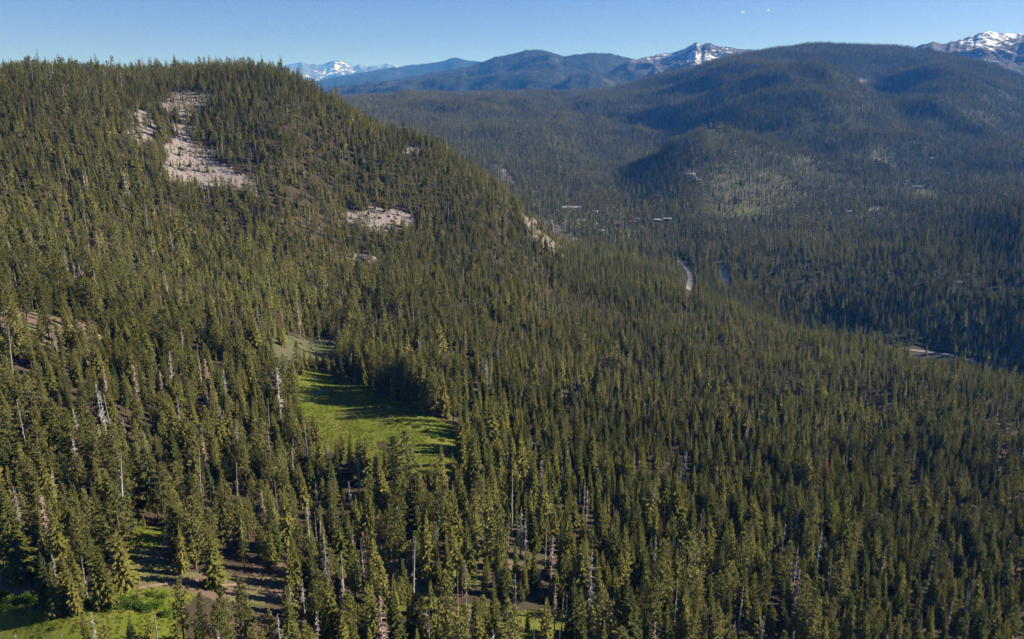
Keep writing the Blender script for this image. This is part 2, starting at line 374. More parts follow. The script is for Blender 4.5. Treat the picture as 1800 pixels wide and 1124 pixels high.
# ------------------------------------------------------------------ terrain sheet
# extra rings carry the sheet on to the horizon
ext = np.exp(np.linspace(math.log(R1), math.log(70000), 40))[1:]
XE = ext[:, None] * np.sin(AZ)[None]; YE = ext[:, None] * np.cos(AZ)[None]
blend = sstep(R1, 16000, ext)[:, None]
ZE = GZ[-1][None] * (1 - blend) + blend * (CAMZ - 200) + fbm(XE / 2500, YE / 2500, 3, 4) * 60 * blend
TX = np.concatenate([gx, XE]); TY = np.concatenate([gy, YE]); TZ = np.concatenate([GZ, ZE])
m_me = mask(TX, TY, MEADOW, 3.0); m_cl = mask(TX, TY, CLEAR + BROWN + SPARSE, 4.0); m_up = mask(TX, TY, UPPER, 4.0)
m_mud = mask(TX, TY, [poly([(600,722),(622,720),(632,730),(610,733)]), poly([(662,776),(684,778),(686,796),(668,794)])], 1.5, 6)
m_sc = np.maximum(mask(TX, TY, SCREE + GRAVEL, 6.0) * 1.0, mask(TX, TY, RIB, 10.0) * .55); m_op = mask(TX, TY, OPEN, 22.0, 60.0); m_gr = mask(TX, TY, GRASSY, 16.0, 40.0); m_br = mask(TX, TY, BRUSH, 3.0)
TR = np.hypot(TX, TY)
cleft = mask(TX, TY, [], 1)
terr_me = grid_mesh('terrain', TX, TY, TZ, M['ground'])
soil = sstep(.15, .4, fbm(TX / 38, TY / 38, 3, 77)) * ((TR < 900))
fattr(terr_me, 'meadow', np.maximum(np.maximum(m_me * (1.0 - .85 * m_mud), m_gr * .4), np.maximum(m_br * .8, m_up * .15))); fattr(terr_me, 'dirt', np.maximum(m_cl * 1.0, soil * .35))
fattr(terr_me, 'scree', m_sc * 1.0); fattr(terr_me, 'open', np.maximum(m_op * 1.0, m_up * 1.0)); fattr(terr_me, 'far', sstep(800, 1700, TR))
tag(link('terrain', terr_me), kind='structure')

def ribbon(name, L, w, lift, mat, kind='structure'):
    d = np.gradient(L, axis=0); d /= np.linalg.norm(d, axis=1)[:, None] + 1e-9; nrm = np.stack([-d[:, 1], d[:, 0]], 1)
    wv = w * (1 + .25 * fbm(np.arange(len(L)) * .21, np.zeros(len(L)), 2, 8))[:, None]
    rows = [L + nrm * wv * s for s in (-.5, -.17, .17, .5)]
    X = np.stack([r[:, 0] for r in rows]); Y = np.stack([r[:, 1] for r in rows]); Z = Hgt(X, Y) + lift
    if kind == 'river': Z = np.minimum.accumulate(Z * 0 + Z.mean(0)[None], axis=0)
    me = grid_mesh(name, X, Y, Z, mat); o = link(name, me); tag(o, kind='structure'); return o
PONDL = resample(line_px([(548,697),(556,691),(566,687),(580,684)]), 2)
ribbon('pond', PONDL, 7, .12, M['water'], 'river')
ribbon('trail', TRAIL, 1.5, .06, M['path']); ribbon('road', ROAD, 7.5, .5, M['gravelroad']); ribbon('road', ROAD2, 5, .5, M['gravelroad'])
ribbon('river', RIVER, 13, .35, M['water'], 'river')

# ------------------------------------------------------------------ far mountains
MTN = {}
def mountain(name, crest, t, zfoot, front, back, amp, wl, mat, snow=None, rock=.6, nx=150, ny=70, seed=1, power=1.0, jagm=12):
    px = np.array([c[0] for c in crest], float); py = np.array([c[1] for c in crest], float)
    q = np.linspace(px[0], px[-1], nx); c = np.interp(q, px, py)
    jag = fbm(q / 7.0, q * 0, 4, seed + 3) * jagm * F / t
    D = pdir(q, c + jag); T = t * (1 + .06 * fbm(q / 130, q * 0, 2, seed)); C = D * T[:, None]
    v = np.concatenate([np.linspace(-1, 0, ny), np.linspace(0, 1, ny // 3)[1:]])
    ln = np.where(v < 0, front, back)
    X = np.broadcast_to(C[:, 0][None], (len(v), nx)) * (1 + v * ln / t)[:, None]; Y = C[:, 1][None] + (v * ln)[:, None]
    prof = (1 - np.abs(v)) ** power
    zc = C[:, 2] + CAMZ
    Z = zfoot + (zc - zfoot)[None] * prof[:, None]
    env = np.minimum(1, np.abs(v) * 3)[:, None] * np.minimum(1, (1 - np.abs(v)) * 5)[:, None]
    rg = ridged(X / wl, Y / (wl * 1.6), 5, seed) - .6
    Z = Z + (rg - .22) * amp * env + fbm(X / (wl * .25), Y / (wl * .25), 3, seed + 9) * amp * .12 * env
    me = grid_mesh(name, X, Y, Z, mat); fattr(me, 'rock', np.full(X.size, rock))
    sn = np.zeros(X.shape)
    if snow: sn = snow(X, Y, Z, q[None] + 0 * X, v[:, None] + 0 * X, rg)
    fattr(me, 'snow', sn); tag(link(name, me), kind='structure'); MTN[name] = (X, Y, Z); return me
mt_blue = mountain_mat('wooded_mountain', (.014,.022,.011), (.036,.042,.022), (.14,.115,.10), .03, False)
mt_peak = mountain_mat('rocky_peak', (.045,.05,.035), (.10,.09,.075), (.20,.17,.15), .02, True)
mt_snow = mountain_mat('snow_range', (.07,.075,.07), (.15,.14,.13), (.22,.20,.19), .004, True)
mountain('wooded_mountain', [(380,190),(480,165),(570,152),(640,148),(700,140),(760,128),(830,116),(870,101),(900,95),(925,88),(955,89),(990,99),(1030,94),(1070,94),(1100,101),(1135,112),(1200,125),(1280,150),(1350,190)],
         10500, 190, 4200, 3500, 560, 1500, mt_blue, rock=.35, seed=4, nx=260, ny=110)
mountain('wooded_ridge', [(480,150),(560,142),(610,132),(660,124),(720,115),(770,110),(800,101),(812,104),(825,107),(880,112),(960,120),(1060,140)],
         17000, 200, 5000, 4000, 260, 1800, mt_blue, rock=.3, seed=8, nx=160, ny=60)
mountain('snowy_range', [(280,125),(400,112),(470,117),(490,118),(515,112),(530,109),(545,113),(560,114),(572,112),(588,106),(600,109),(612,112),(620,116),(632,113),(645,118),(665,115),(680,111),(690,114),(705,118),(740,125),(900,140)],
         36000, 250, 9000, 6000, 1000, 3600, mt_snow, snow=lambda X, Y, Z, q, v, rg: .07 + .36 * (1 + v * 1.3) - rg * .9, rock=1, seed=12, nx=300, ny=80, jagm=40)
def peak_snow(X, Y, Z, q, v, rg):
    return np.where(v < 0, .50 * np.exp(-((q - 1222) / 60) ** 2) + .10 - rg * 1.0 - .25 * (v < -.55), .1) * ((q > 1130) & (q < 1330)) + .22 * (q >= 1265) * (v > -.12)
mountain('craggy_peak', [(1050,140),(1100,108),(1130,102),(1160,96),(1190,90),(1205,85),(1217,79),(1225,74),(1231,77),(1236,79),(1240,75),(1248,75),(1252,79),(1270,82),(1300,86),(1330,88),(1400,95),(1500,120)],
         9300, 200, 2600, 3000, 300, 800, mt_peak, snow=peak_snow, rock=1, seed=15, nx=300, ny=110, jagm=10)
def right_snow(X, Y, Z, q, v, rg):
    return (.06 + .32 * np.exp(-((q - 1745) / 80) ** 2) * (v > -.5) - rg * .9 + .12 * (v > -.15)) * (v < .3)
mountain('snowcapped_mountain', [(1520,130),(1590,95),(1615,80),(1640,74),(1655,78),(1690,70),(1705,64),(1715,62),(1722,58),(1740,55),(1765,58),(1790,61),(1830,56),(1900,50),(2000,70),(2150,110)],
         7200, 190, 2300, 2500, 330, 800, mt_peak, snow=right_snow, rock=1, seed=19, nx=280, ny=110)

# ------------------------------------------------------------------ tree meshes
class MB:
    def __init__(s): s.v = []; s.f = []; s.m = []
    def add(s, vs, fs, mi=0):
        o = len(s.v); s.v.extend(vs); s.f.extend([tuple(o + k for k in f) for f in fs]); s.m.extend([mi] * len(fs))
    def mesh(s, name, mats): return mesh_np(name, s.v, s.f, mats, s.m)
def vadd(a, b, k=1.0): return (a[0] + b[0] * k, a[1] + b[1] * k, a[2] + b[2] * k)
def kite(mb, p, az, pitch, L, w, roll=0.0, fold=.25, mi=0):
    ca, sa, cpi, spi = math.cos(az), math.sin(az), math.cos(pitch), math.sin(pitch)
    d = (ca * cpi, sa * cpi, spi); s = (-sa, ca, 0.0); n = (-ca * spi, -sa * spi, cpi)
    cr, sr = math.cos(roll), math.sin(roll)
    s2 = (s[0] * cr + n[0] * sr, s[1] * cr + n[1] * sr, s[2] * cr + n[2] * sr)
    mid = vadd(p, d, L * .42); a = vadd(vadd(mid, s2, w * .5), n, -fold * w); b = vadd(vadd(mid, s2, -w * .5), n, -fold * w)
    mb.add([p, a, vadd(p, d, L), b], [(0, 1, 2), (0, 2, 3)], mi)
def trunk(mb, rg, h, r0, top=.97, sides=7, rings=6, bend=.25, mi=0):
    vs = []; fs = []; bx, by = rg.uniform(-bend, bend), rg.uniform(-bend, bend)
    for i in range(rings):
        u = i / (rings - 1); rr = r0 * (1 - u) ** .85 + .03; z = h * top * u - (.8 if i == 0 else 0)
        if i == 0: rr *= 1.25
        for k in range(sides):
            a = 2 * math.pi * k / sides; vs.append((bx * u * u + rr * math.cos(a), by * u * u + rr * math.sin(a), z))
    for i in range(rings - 1):
        for k in range(sides):
            fs.append((i * sides + k, i * sides + (k + 1) % sides, (i + 1) * sides + (k + 1) % sides, (i + 1) * sides + k))
    mb.add(vs, fs, mi)
def fir_crown(mb, rg, h, Rr, ub, detail, mi=0):
    nlev = {2: 46, 1: 20, 0: 9}[detail]; nb0 = {2: 8, 1: 6, 0: 5}[detail]
    lop = rg.uniform(0, 6.28); lopk = rg.uniform(0, .3); pw = rg.uniform(.75, 1.1); gapy = rg.uniform(.62, .8)
    for l in range(nlev):
        q = (l + rg.uniform(-.3, .3)) / nlev; q = max(0, min(.995, q)); u = ub + (1 - ub) * q
        prof = (1 - q) ** pw * min(1, .70 + q * 3.0) * 1.12
        gap = rg.uniform(gapy, 1.15)
        nb = max(3, int(nb0 * (1 - .45 * q))); a0 = rg.uniform(0, 6.28)
        for b in range(nb):
            if detail == 2 and rg.random() < .10: continue
            a = a0 + 6.283 * (b + rg.uniform(-.35, .35)) / nb
            L = Rr * prof * gap * rg.uniform(.68, 1.2) * (1 + lopk * math.cos(a - lop)) + .28
            pit = R(-24 + 62 * q ** 1.3 + rg.uniform(-12, 12)); z = u * h
            p = (0, 0, z)
            if detail == 0: kite(mb, p, a, pit - .95, L * 1.25, L * 1.15, rg.uniform(-.4, .4), .3, mi); continue
            if detail == 1:
                kite(mb, p, a, pit, L * 1.05, L * .62, rg.uniform(-.5, .5), .3, mi)
                kite(mb, (math.cos(a) * L * .35, math.sin(a) * L * .35, z + L * .35 * math.sin(pit)), a + rg.choice((-.7, .7)), pit - .75, L * .75, L * .62, rg.uniform(-.6, .6), .3, mi); continue
            kite(mb, p, a, pit, L, L * .26 + .1, rg.uniform(-.3, .3), .25, mi)
            for (s, k) in ((.24, .46), (.42, .41), (.60, .35), (.78, .27)):
                for sd in (-1, 1):
                    pp = (math.cos(a) * math.cos(pit) * L * s, math.sin(a) * math.cos(pit) * L * s, z + L * s * math.sin(pit))
                    kite(mb, pp, a + sd * rg.uniform(.55, 1.0), pit - rg.uniform(.25, .95), L * k * rg.uniform(.8, 1.2), L * .17 + .08, rg.uniform(-.6, .6), .3, mi)
    kite(mb, (0, 0, h * .965), rg.uniform(0, 6), R(84), h * .045, .28, 0, .1, mi); kite(mb, (0, 0, h * .965), rg.uniform(0, 6), R(80), h * .04, .28, 1.5, .1, mi)
def pine_crown(mb, rg, h, Rr, ub, detail, mi=0):
    nbr = {2: 80, 1: 32, 0: 14}[detail]
    lop = rg.uniform(0, 6.28)
    for i in range(nbr):
        q = (i + rg.random()) / nbr; u = ub + (1 - ub) * q * .97
        prof = max(0, 1 - q ** 1.5) ** .75 * min(1, .6 + 2.2 * q); a = i * 2.399 + rg.uniform(-.5, .5)
        L = Rr * prof * rg.uniform(.55, 1.22) * (1 + .18 * math.cos(a - lop)) + .35; pit = R(-12 + 55 * q * q + rg.uniform(-14, 14))
        dx, dy, dz = math.cos(a) * math.cos(pit), math.sin(a) * math.cos(pit), math.sin(pit)
        if detail == 0:
            kite(mb, (0, 0, u * h), a, pit, L * 1.1, L * 1.05, rg.uniform(-.7, .7), .3, mi); kite(mb, (dx * L * .4, dy * L * .4, u * h + dz * L * .4 - .5), a + .8, pit + .5, L * .8, L * .8, 1.0, .3, mi); continue
        if detail == 2: kite(mb, (0, 0, u * h), a, pit, L * .9, .16, 0, .1, mi)
        for s in ((.32, .55, .78, .95) if detail == 2 else (.3, .72)):
            c = (dx * L * s + rg.uniform(-.25, .25), dy * L * s + rg.uniform(-.25, .25), u * h + dz * L * s + rg.uniform(-.2, .3))
            n = 8 if detail == 2 else 4; sz = (.62 if detail == 2 else 1.35) * (.75 + .12 * Rr) * rg.uniform(.75, 1.2) * (1 - .35 * q)
            for k in range(n):
                kite(mb, c, a + rg.uniform(-1.7, 1.7), R(rg.uniform(-70, 50)), sz * 1.25, sz * .55, rg.uniform(-1.2, 1.2), .25, mi)
def snag_branches(mb, rg, h, dens, L0, detail=2, mi=0):
    n = int(dens * (1 if detail == 2 else .35))
    for i in range(n):
        u = rg.uniform(.22, .96); a = rg.uniform(0, 6.28); L = L0 * (1.08 - u) ** .6 * rg.uniform(.35, 1.15); pit = R(rg.uniform(-38, 12))
        p = (0, 0, u * h); w = .11 + .035 * L; cs = []
        d = (math.cos(a) * math.cos(pit), math.sin(a) * math.cos(pit), math.sin(pit)); s = (-math.sin(a), math.cos(a), 0)
        e = vadd(p, d, L); e = (e[0], e[1], e[2] - .12 * L)
        mb.add([vadd(p, s, w), vadd(p, s, -w), (p[0], p[1], p[2] + 1.6 * w), e], [(0, 1, 3), (1, 2, 3), (2, 0, 3)], mi)
        if detail == 2 and L > .9:
            for sd in (-1, 1):
                m_ = vadd(p, d, L * rg.uniform(.4, .65)); a2 = a + sd * rg.uniform(.5, 1.0); l2 = L * rg.uniform(.3, .5); w2 = .045
                e2 = (m_[0] + math.cos(a2) * l2, m_[1] + math.sin(a2) * l2, m_[2] - l2 * rg.uniform(.1, .6))
                mb.add([vadd(m_, s, w2), vadd(m_, s, -w2), (m_[0], m_[1], m_[2] + 2 * w2), e2], [(0, 1, 3), (1, 2, 3), (2, 0, 3)], mi)

PROTO = bpy.data.collections.new('tree_prototypes')          # not linked to the scene: sources for the forest
PIDX = {}                                                   # (kind, detail) -> list of indices
PARTS = {}                                                  # near kinds -> list of (trunk mesh, crown mesh, material names)
_pc = [0]
def add_proto(kind, detail, mb, mats):
    o = bpy.data.objects.new('p%03d' % _pc[0], mb.mesh('%s_%d' % (kind, detail), mats)); PROTO.objects.link(o)
    PIDX.setdefault((kind, detail), []).append(_pc[0]); _pc[0] += 1
SPECS = {'fir': [(3.7, .04), (3.2, .08), (2.8, .12), (4.1, .03), (3.4, .14), (3.0, .06), (2.3, .22), (3.6, .26), (4.4, .06), (2.6, .05)],
         'pine': [(3.9, .24), (3.5, .34), (4.4, .18), (3.1, .28)],
         'dying': [(2.2, .15), (2.0, .25)],
         'snag': [(0, 70), (0, 125), (0, 32), (0, 190), (0, 12)]}
H0 = 25.0
for kind, sp_ in SPECS.items():
    for vi, (a, b) in enumerate(sp_):
        for detail in (2, 1, 0):
            rg = random.Random(len(kind) * 1009 + ord(kind[0]) * 31 + vi * 7 + 5)
            mt = MB(); mc = MB()
            trunk(mt, rg, H0, .36 if kind != 'snag' else .29, sides=7 if detail == 2 else 4, rings=6 if detail == 2 else 3, bend=.2 if kind != 'snag' else .6)
            if kind in ('fir', 'dying'): fir_crown(mc, rg, H0, a, b, detail)
            elif kind == 'pine': pine_crown(mc, rg, H0, a, b, detail)
            else: snag_branches(mc, rg, H0, b, 2.7 if b > 40 else 1.7, detail)
            cm = {'fir': 'fir', 'pine': 'pine', 'dying': 'dying', 'snag': 'snag'}[kind]; tm = 'snag' if kind == 'snag' else 'bark'
            if kind == 'snag' and vi == 3: cm = tm = 'snag_red'
            if detail == 2: PARTS.setdefault(kind, []).append((mt.mesh(kind + '_trunk', [M[tm]]), mc.mesh(kind + '_crown', [M[cm]])))
            full = MB(); full.add(mt.v, mt.f, 0); full.add(mc.v, mc.f, 1); add_proto(kind, detail, full, [M[tm], M[cm]])

# ------------------------------------------------------------------ where the trees stand
def visible(x, y, z, h):
    """kept when the tip clears the terrain in front of it"""
    l = np.log(np.hypot(x, y)); a = np.arctan2(x, y)
    ang = np.maximum.accumulate((GZ - CAMZ) / RAD[:, None], axis=0)
    return (z + h * 1.05 - CAMZ) / np.hypot(x, y) > bil(ang, l - .015, a, LR[0], LR[-1], AZ0, AZ1) - .0015
# prominent trees read off the photograph: tip x, tip y, height m, kind (f fir, p pine, s snag, d dying), variant, width factor
KEY = [(4,861,30,'f',3,1.2),(17,853,25,'s',1,1),(92,877,27,'f',0,1),(85,907,20,'f',2,1),(64,900,22,'f',1,1),(130,902,24,'p',1,.8),(162,896,19,'f',4,1),(198,846,29,'p',2,1.35),(205,930,20,'f',3,1.5),
 (158,948,22,'f',1,1),(174,960,20,'f',0,1),(112,963,20,'f',2,1),(66,973,18,'f',1,1.1),(85,992,16,'f',0,1.2),(103,970,17,'f',2,1),(118,980,18,'f',5,1.1),(90,970,16,'s',0,1),(77,976,15,'s',4,1),(140,975,16,'s',2,1),(149,985,15,'s',4,1),
 (300,845,30,'f',2,1),(312,922,18,'f',2,1.1),(350,865,24,'f',1,1),(363,915,24,'f',0,1.25),(383,855,24,'f',4,1),(400,850,25,'p',0,.9),(415,868,23,'f',1,1),(420,908,18,'s',2,1),
 (308,1015,22,'p',3,.9),(347,1040,19,'p',3,.9),(384,1037,22,'p',0,.9),(422,1015,24,'p',3,1),(343,1077,15,'f',2,1),(307,1087,17,'f',0,1),(180,1085,18,'f',3,1),(158,1075,15,'s',1,.8),(267,1068,18,'s',2,1.4),(145,1080,17,'f',0,1.1),(225,1080,17,'f',3,1),(255,1082,18,'f',1,1.1),(27,1112,14,'s',0,1),(107,1112,14,'s',2,1),(380,1100,17,'s',0,1),
 (460,860,20,'s',3,1),(482,840,22,'s',2,1),(500,855,25,'f',0,1),(477,880,24,'f',1,1),(538,870,26,'s',0,.8),(552,898,20,'s',2,1),(557,902,19,'s',4,1),(565,935,24,'s',1,1),(617,934,22,'s',0,1),(635,942,18,'s',2,1.2),(722,940,25,'s',2,1.3),(663,902,18,'s',3,1),(601,880,13,'d',0,1),(614,846,15,'s',1,1),(818,983,18,'s',0,.9),(803,998,14,'s',4,1),(870,1002,17,'s',4,1),
 (592,893,26,'f',0,1),(610,897,24,'f',1,1),(640,855,25,'f',3,.9),(648,868,22,'f',2,1),(698,845,25,'p',0,1),(683,886,23,'p',3,1),(700,894,24,'p',0,1.1),(747,865,26,'f',2,1),(744,900,28,'f',2,1),(785,850,29,'p',0,1),(800,857,27,'f',0,1),(835,855,27,'p',3,1.2),(857,858,24,'f',4,1),(873,880,30,'p',0,1.1),(823,915,24,'f',0,1),(470,920,16,'f',2,1.1),(503,962,20,'f',1,1.1),(512,930,22,'f',0,1),(545,955,22,'f',0,1),
 (653,982,21,'f',3,1),(640,993,19,'f',1,1),(690,1012,19,'f',4,1),(722,1025,18,'f',1,1.1),(760,1017,21,'f',0,1),(783,1007,28,'p',0,1),(597,1012,20,'s',3,1),(530,1020,20,'s',0,1),(508,1022,16,'s',1,1),(575,1010,26,'f',3,1.1),(497,1030,25,'f',0,1.2),(576,1000,15,'s',1,1),
 (668,1040,30,'s',3,1.1),(752,1068,22,'s',2,1.7),(485,1078,22,'s',1,1.1),(551,1070,20,'s',0,1),(823,1055,20,'s',0,1),(732,1105,15,'s',1,1),(870,1052,22,'f',0,1),(860,1072,20,'p',3,1),(895,1055,24,'p',0,1),(812,1062,22,'p',2,1),(650,1030,24,'f',3,1),(612,1075,24,'f',0,1),(520,1100,18,'p',3,1),
 (915,890,22,'s',1,1),(924,905,20,'s',0,.9),(959,912,22,'s',2,1),(968,938,22,'s',3,1.4),(1040,960,30,'s',1,1),(1155,938,22,'s',1,1),(1222,950,20,'s',1,.8),(1204,965,18,'s',4,1),(1033,858,20,'s',0,1),(1150,844,22,'s',0,1),(1190,845,24,'s',2,1),(907,1002,20,'s',0,1),(976,1022,20,'s',3,.9),(988,1035,18,'s',4,1),(994,1040,18,'s',2,1),(1147,1035,20,'s',1,.9),(1190,1015,24,'s',4,1),(1099,1060,18,'s',0,1),(1155,1085,22,'s',3,1),(936,1080,18,'s',2,1),(983,1098,16,'s',4,1),(1247,1085,14,'s',4,1),
 (990,915,25,'f',1,1),(1001,912,26,'f',2,1.1),(1052,862,24,'f',2,1.1),(1063,890,22,'f',1,1),(1100,868,25,'f',2,1),(1080,910,24,'f',3,1.1),(1120,885,22,'p',0,1),(1200,866,22,'f',0,1),(1216,895,24,'f',3,1),(1170,960,22,'f',0,1),(1178,975,23,'f',2,1),(1190,955,24,'p',3,1),(1054,968,24,'f',2,.9),(1012,1015,25,'f',0,1),(1065,1025,27,'p',2,1.1),(1135,1018,24,'p',0,1),(1155,1015,25,'p',1,1),(1103,1025,14,'f',1,1.1),(960,1060,20,'f',0,1),(1025,1070,20,'f',1,1),(1117,1065,18,'f',2,1),(1218,1070,14,'f',2,1),(1228,1065,15,'f',1,1),(1175,1082,20,'f',3,1),(903,1065,22,'p',2,1),(1285,1075,18,'f',3,1),(1310,1000,22,'f',0,1),(1345,990,22,'p',0,1),
 (517,600,25,'p',1,.8),(510,645,27,'p',1,1),(497,640,25,'p',0,1),(526,618,14,'f',0,1.2),(534,614,13,'f',3,1.1),(575,622,13,'f',1,1.2),(586,626,14,'f',0,1.1),(552,624,11,'f',8,1.1),(597,622,17,'f',2,1),(545,615,12,'f',0,1.3),(556,617,12,'f',3,1.2),(566,618,11,'f',0,1.2),(548,723,24,'f',3,1),(558,730,22,'f',0,1),(615,755,22,'f',2,1),(628,757,25,'f',3,1),(642,762,24,'f',0,1),(690,765,27,'p',1,1),(718,758,29,'p',0,1.1),(773,778,25,'f',1,1),(812,752,24,'f',2,1),(752,825,12,'d',1,1),(628,800,20,'s',0,1),(768,802,22,'f',0,1),
 (345,602,27,'s',2,1),(390,644,27,'s',0,1),(168,670,22,'s',0,1),(175,685,20,'s',1,1),(185,688,22,'s',2,1.2),(232,637,24,'s',3,1),(180,643,20,'s',3,.9),(127,768,17,'s',1,1.5),(172,745,14,'s',1,1.3),(250,757,22,'s',3,1),(342,782,24,'s',2,1),(413,745,18,'s',1,1.2),(410,812,17,'s',2,1),(88,826,16,'s',1,1.2),(5,566,26,'s',4,1),(42,572,22,'p',1,.8),(30,700,20,'s',2,1),(310,695,20,'s',1,1),
 (1165,612,19,'d',0,1.1),(1171,608,21,'d',1,1.1),(1189,612,19,'d',0,1),(1352,575,20,'d',1,.8),(1600,762,16,'d',1,.7),(1335,776,16,'d',1,.7),(1378,915,20,'s',0,1),(1403,952,26,'s',1,1),(1405,995,26,'s',3,.8),(1442,930,26,'s',0,1),(1415,905,22,'s',2,1),(1556,957,22,'s',3,1),(1465,1068,14,'d',0,1),(1624,1075,16,'s',1,1),(1392,1105,16,'s',1,1.2),(1438,748,22,'s',0,1),(1415,746,22,'s',1,.8),(1455,790,24,'s',3,.9)]
TREES = []   # x y z h width yaw kind variant key
KIND = {'f': 'fir', 'p': 'pine', 's': 'snag', 'd': 'dying'}
for (px, py, h, k, v, w) in KEY:
    g = ground_at(px, py, h)
    if g: TREES.append((g[0], g[1], g[2], h, w * h / H0 if k != 's' else w * h / H0, random.uniform(0, 6.28), KIND[k], v, 1))
for k in range(78):      # the tall wall of trees along the right side of the meadow
    q = .18 + .82 * k / 77; px = 592 + 205 * q + random.uniform(-3, 3); py = 652 + 95 * q ** .9 + random.uniform(-22, 1); g = ground_at(px, py); h = random.uniform(19, 30)
    TREES.append((g[0], g[1], g[2], h, h / H0 * random.uniform(.85, 1.1), random.uniform(0, 6.28), 'pine' if random.random() < .4 else 'fir', random.randrange(4), 0))
kx = np.array([t[0] for t in TREES]); ky = np.array([t[1] for t in TREES])

def scatter(cell, rmin, rmax, seed):
    rg = np.random.default_rng(seed); xm = rmax * math.sin(R(40))
    X, Y = np.meshgrid(np.arange(-xm, xm, cell), np.arange(40, rmax, cell)); X = X.ravel(); Y = Y.ravel()
    r = np.hypot(X, Y); a = np.arctan2(X, Y); s = (r > rmin) & (r < rmax) & (a > R(-36)) & (a < R(39)); X = X[s]; Y = Y[s]
    X = X + rg.uniform(-.62, .62, len(X)) * cell; Y = Y + rg.uniform(-.62, .62, len(X)) * cell; return X, Y, rg
def density(x, y):
    d = .66 + .44 * fbm(x / 45, y / 45, 3, 61) + .2 * fbm(x / 15, y / 15, 2, 67)
    r = np.hypot(x, y); d = np.where(r > 1200, .72 + .30 * fbm(x / 45, y / 45, 2, 61) + .45 * fbm(x / 330, y / 330, 3, 71), d); d = np.where((r > 1000) & (r < 2200), np.maximum(d, .7), d)
    px, py, t = project(np.stack([x, y, Hgt(x, y)], -1))
    d = np.where(r < 1150, d + .14, d)
    d = np.where((r > 650) & (r < 1150) & (x < 150), d + .12, d)
    d = np.where(mask(x, y, SCREE, 9), np.clip(.20 + .75 * fbm(x / 14, y / 14, 2, 19), .04, .5), d); d = np.where(mask(x, y, RIB, 8), .26, d); d = np.where(mask(x, y, GRAVEL, 6), .22, d)
    d = np.where(mask(x, y, OPEN, 14), d * .55, d); d = np.where(mask(x, y, BROWN, 5), np.clip(.20 + .8 * fbm(x / 18, y / 18, 2, 29), .04, .7), d); d = np.where(mask(x, y, SPARSE, 3), d * .35, d)
    d = np.where(mask(x, y, GRASSY, 8), .03, d); d = np.where(mask(x, y, UPPER, 4), np.clip(.2 + .6 * fbm(x / 16, y / 16, 2, 23), .02, .5), d); d = np.where(mask(x, y, MEADOW + CLEAR, 2.5), 0, d)
    d = np.where(mask(x, y, BRUSH, 2), np.minimum(d, .12), d)
    for L, w in ((ROAD, 11), (ROAD2, 8), (RIVER, 8)):
        nr = (np.abs(x - L[:, 0].mean()) < 600) & (np.abs(y - L[:, 1].mean()) < 700); dd = np.full(x.shape, 1e9); dd[nr] = dist_line(x[nr], y[nr], L); d = np.where(dd < w, 0, d)
    return d
HOUSE_PX = [(997,368,34,16,5,'lo'),(1015,368,26,14,5,'lo'),(1022,391,22,12,5,'bl'),(1046,374,14,10,4,'lo'),(1085,399,26,18,9,'br'),(1112,394,20,11,5,'br'),(1128,395,24,11,5,'br'),(1158,390,24,15,6,'mo'),(1173,388,20,13,6,'mo'),(1121,388,12,9,5,'lo'),(1062,408,16,9,3.5,'lo'),(1112,409,12,8,4,'lo'),
            (1590,283,16,11,5,'lo'),(1594,299,14,10,5,'br'),(1638,281,14,10,5,'lo'),(1636,292,12,9,5,'br'),(1591,321,14,10,5,'bl'),(1612,331,34,13,4,'lo'),(1631,317,18,10,5,'bl'),(1664,308,16,10,5,'bl'),(1679,313,12,10,5,'lo'),(1492,375,14,10,5,'lo'),(1576,303,14,10,5,'br')]
HOUSES = []
for hp in HOUSE_PX:
    g = ground_at(hp[0], hp[1])
    if g: HOUSES.append((g, hp))
WINDOWS = [np.array(w, float) for w in ([(-5,1046),(130,1052),(180,1012),(225,1000),(232,930),(285,925),(300,985),(400,1010),(470,1030),(480,1052),(420,1062),(335,1046),(300,1062),(290,1130),(-5,1130)],
    [(-5,985),(48,985),(58,1045),(-5,1045)], [(524,652),(600,655),(700,702),(800,748),(815,790),(760,805),(700,775),(620,770),(560,745),(530,710)], [(380,988),(500,1005),(508,1062),(420,1064)], [(465,606),(525,594),(590,604),(580,620),(525,630)])]
WINDOWS2 = [np.array(w, float) for w in ([(1194,460),(1205,460),(1219,484),(1219,505),(1205,514),(1206,488)], [(1266,474),(1276,476),(1286,496),(1276,498)], [(1600,612),(1676,622),(1676,630),(1600,622)])]
cand = []
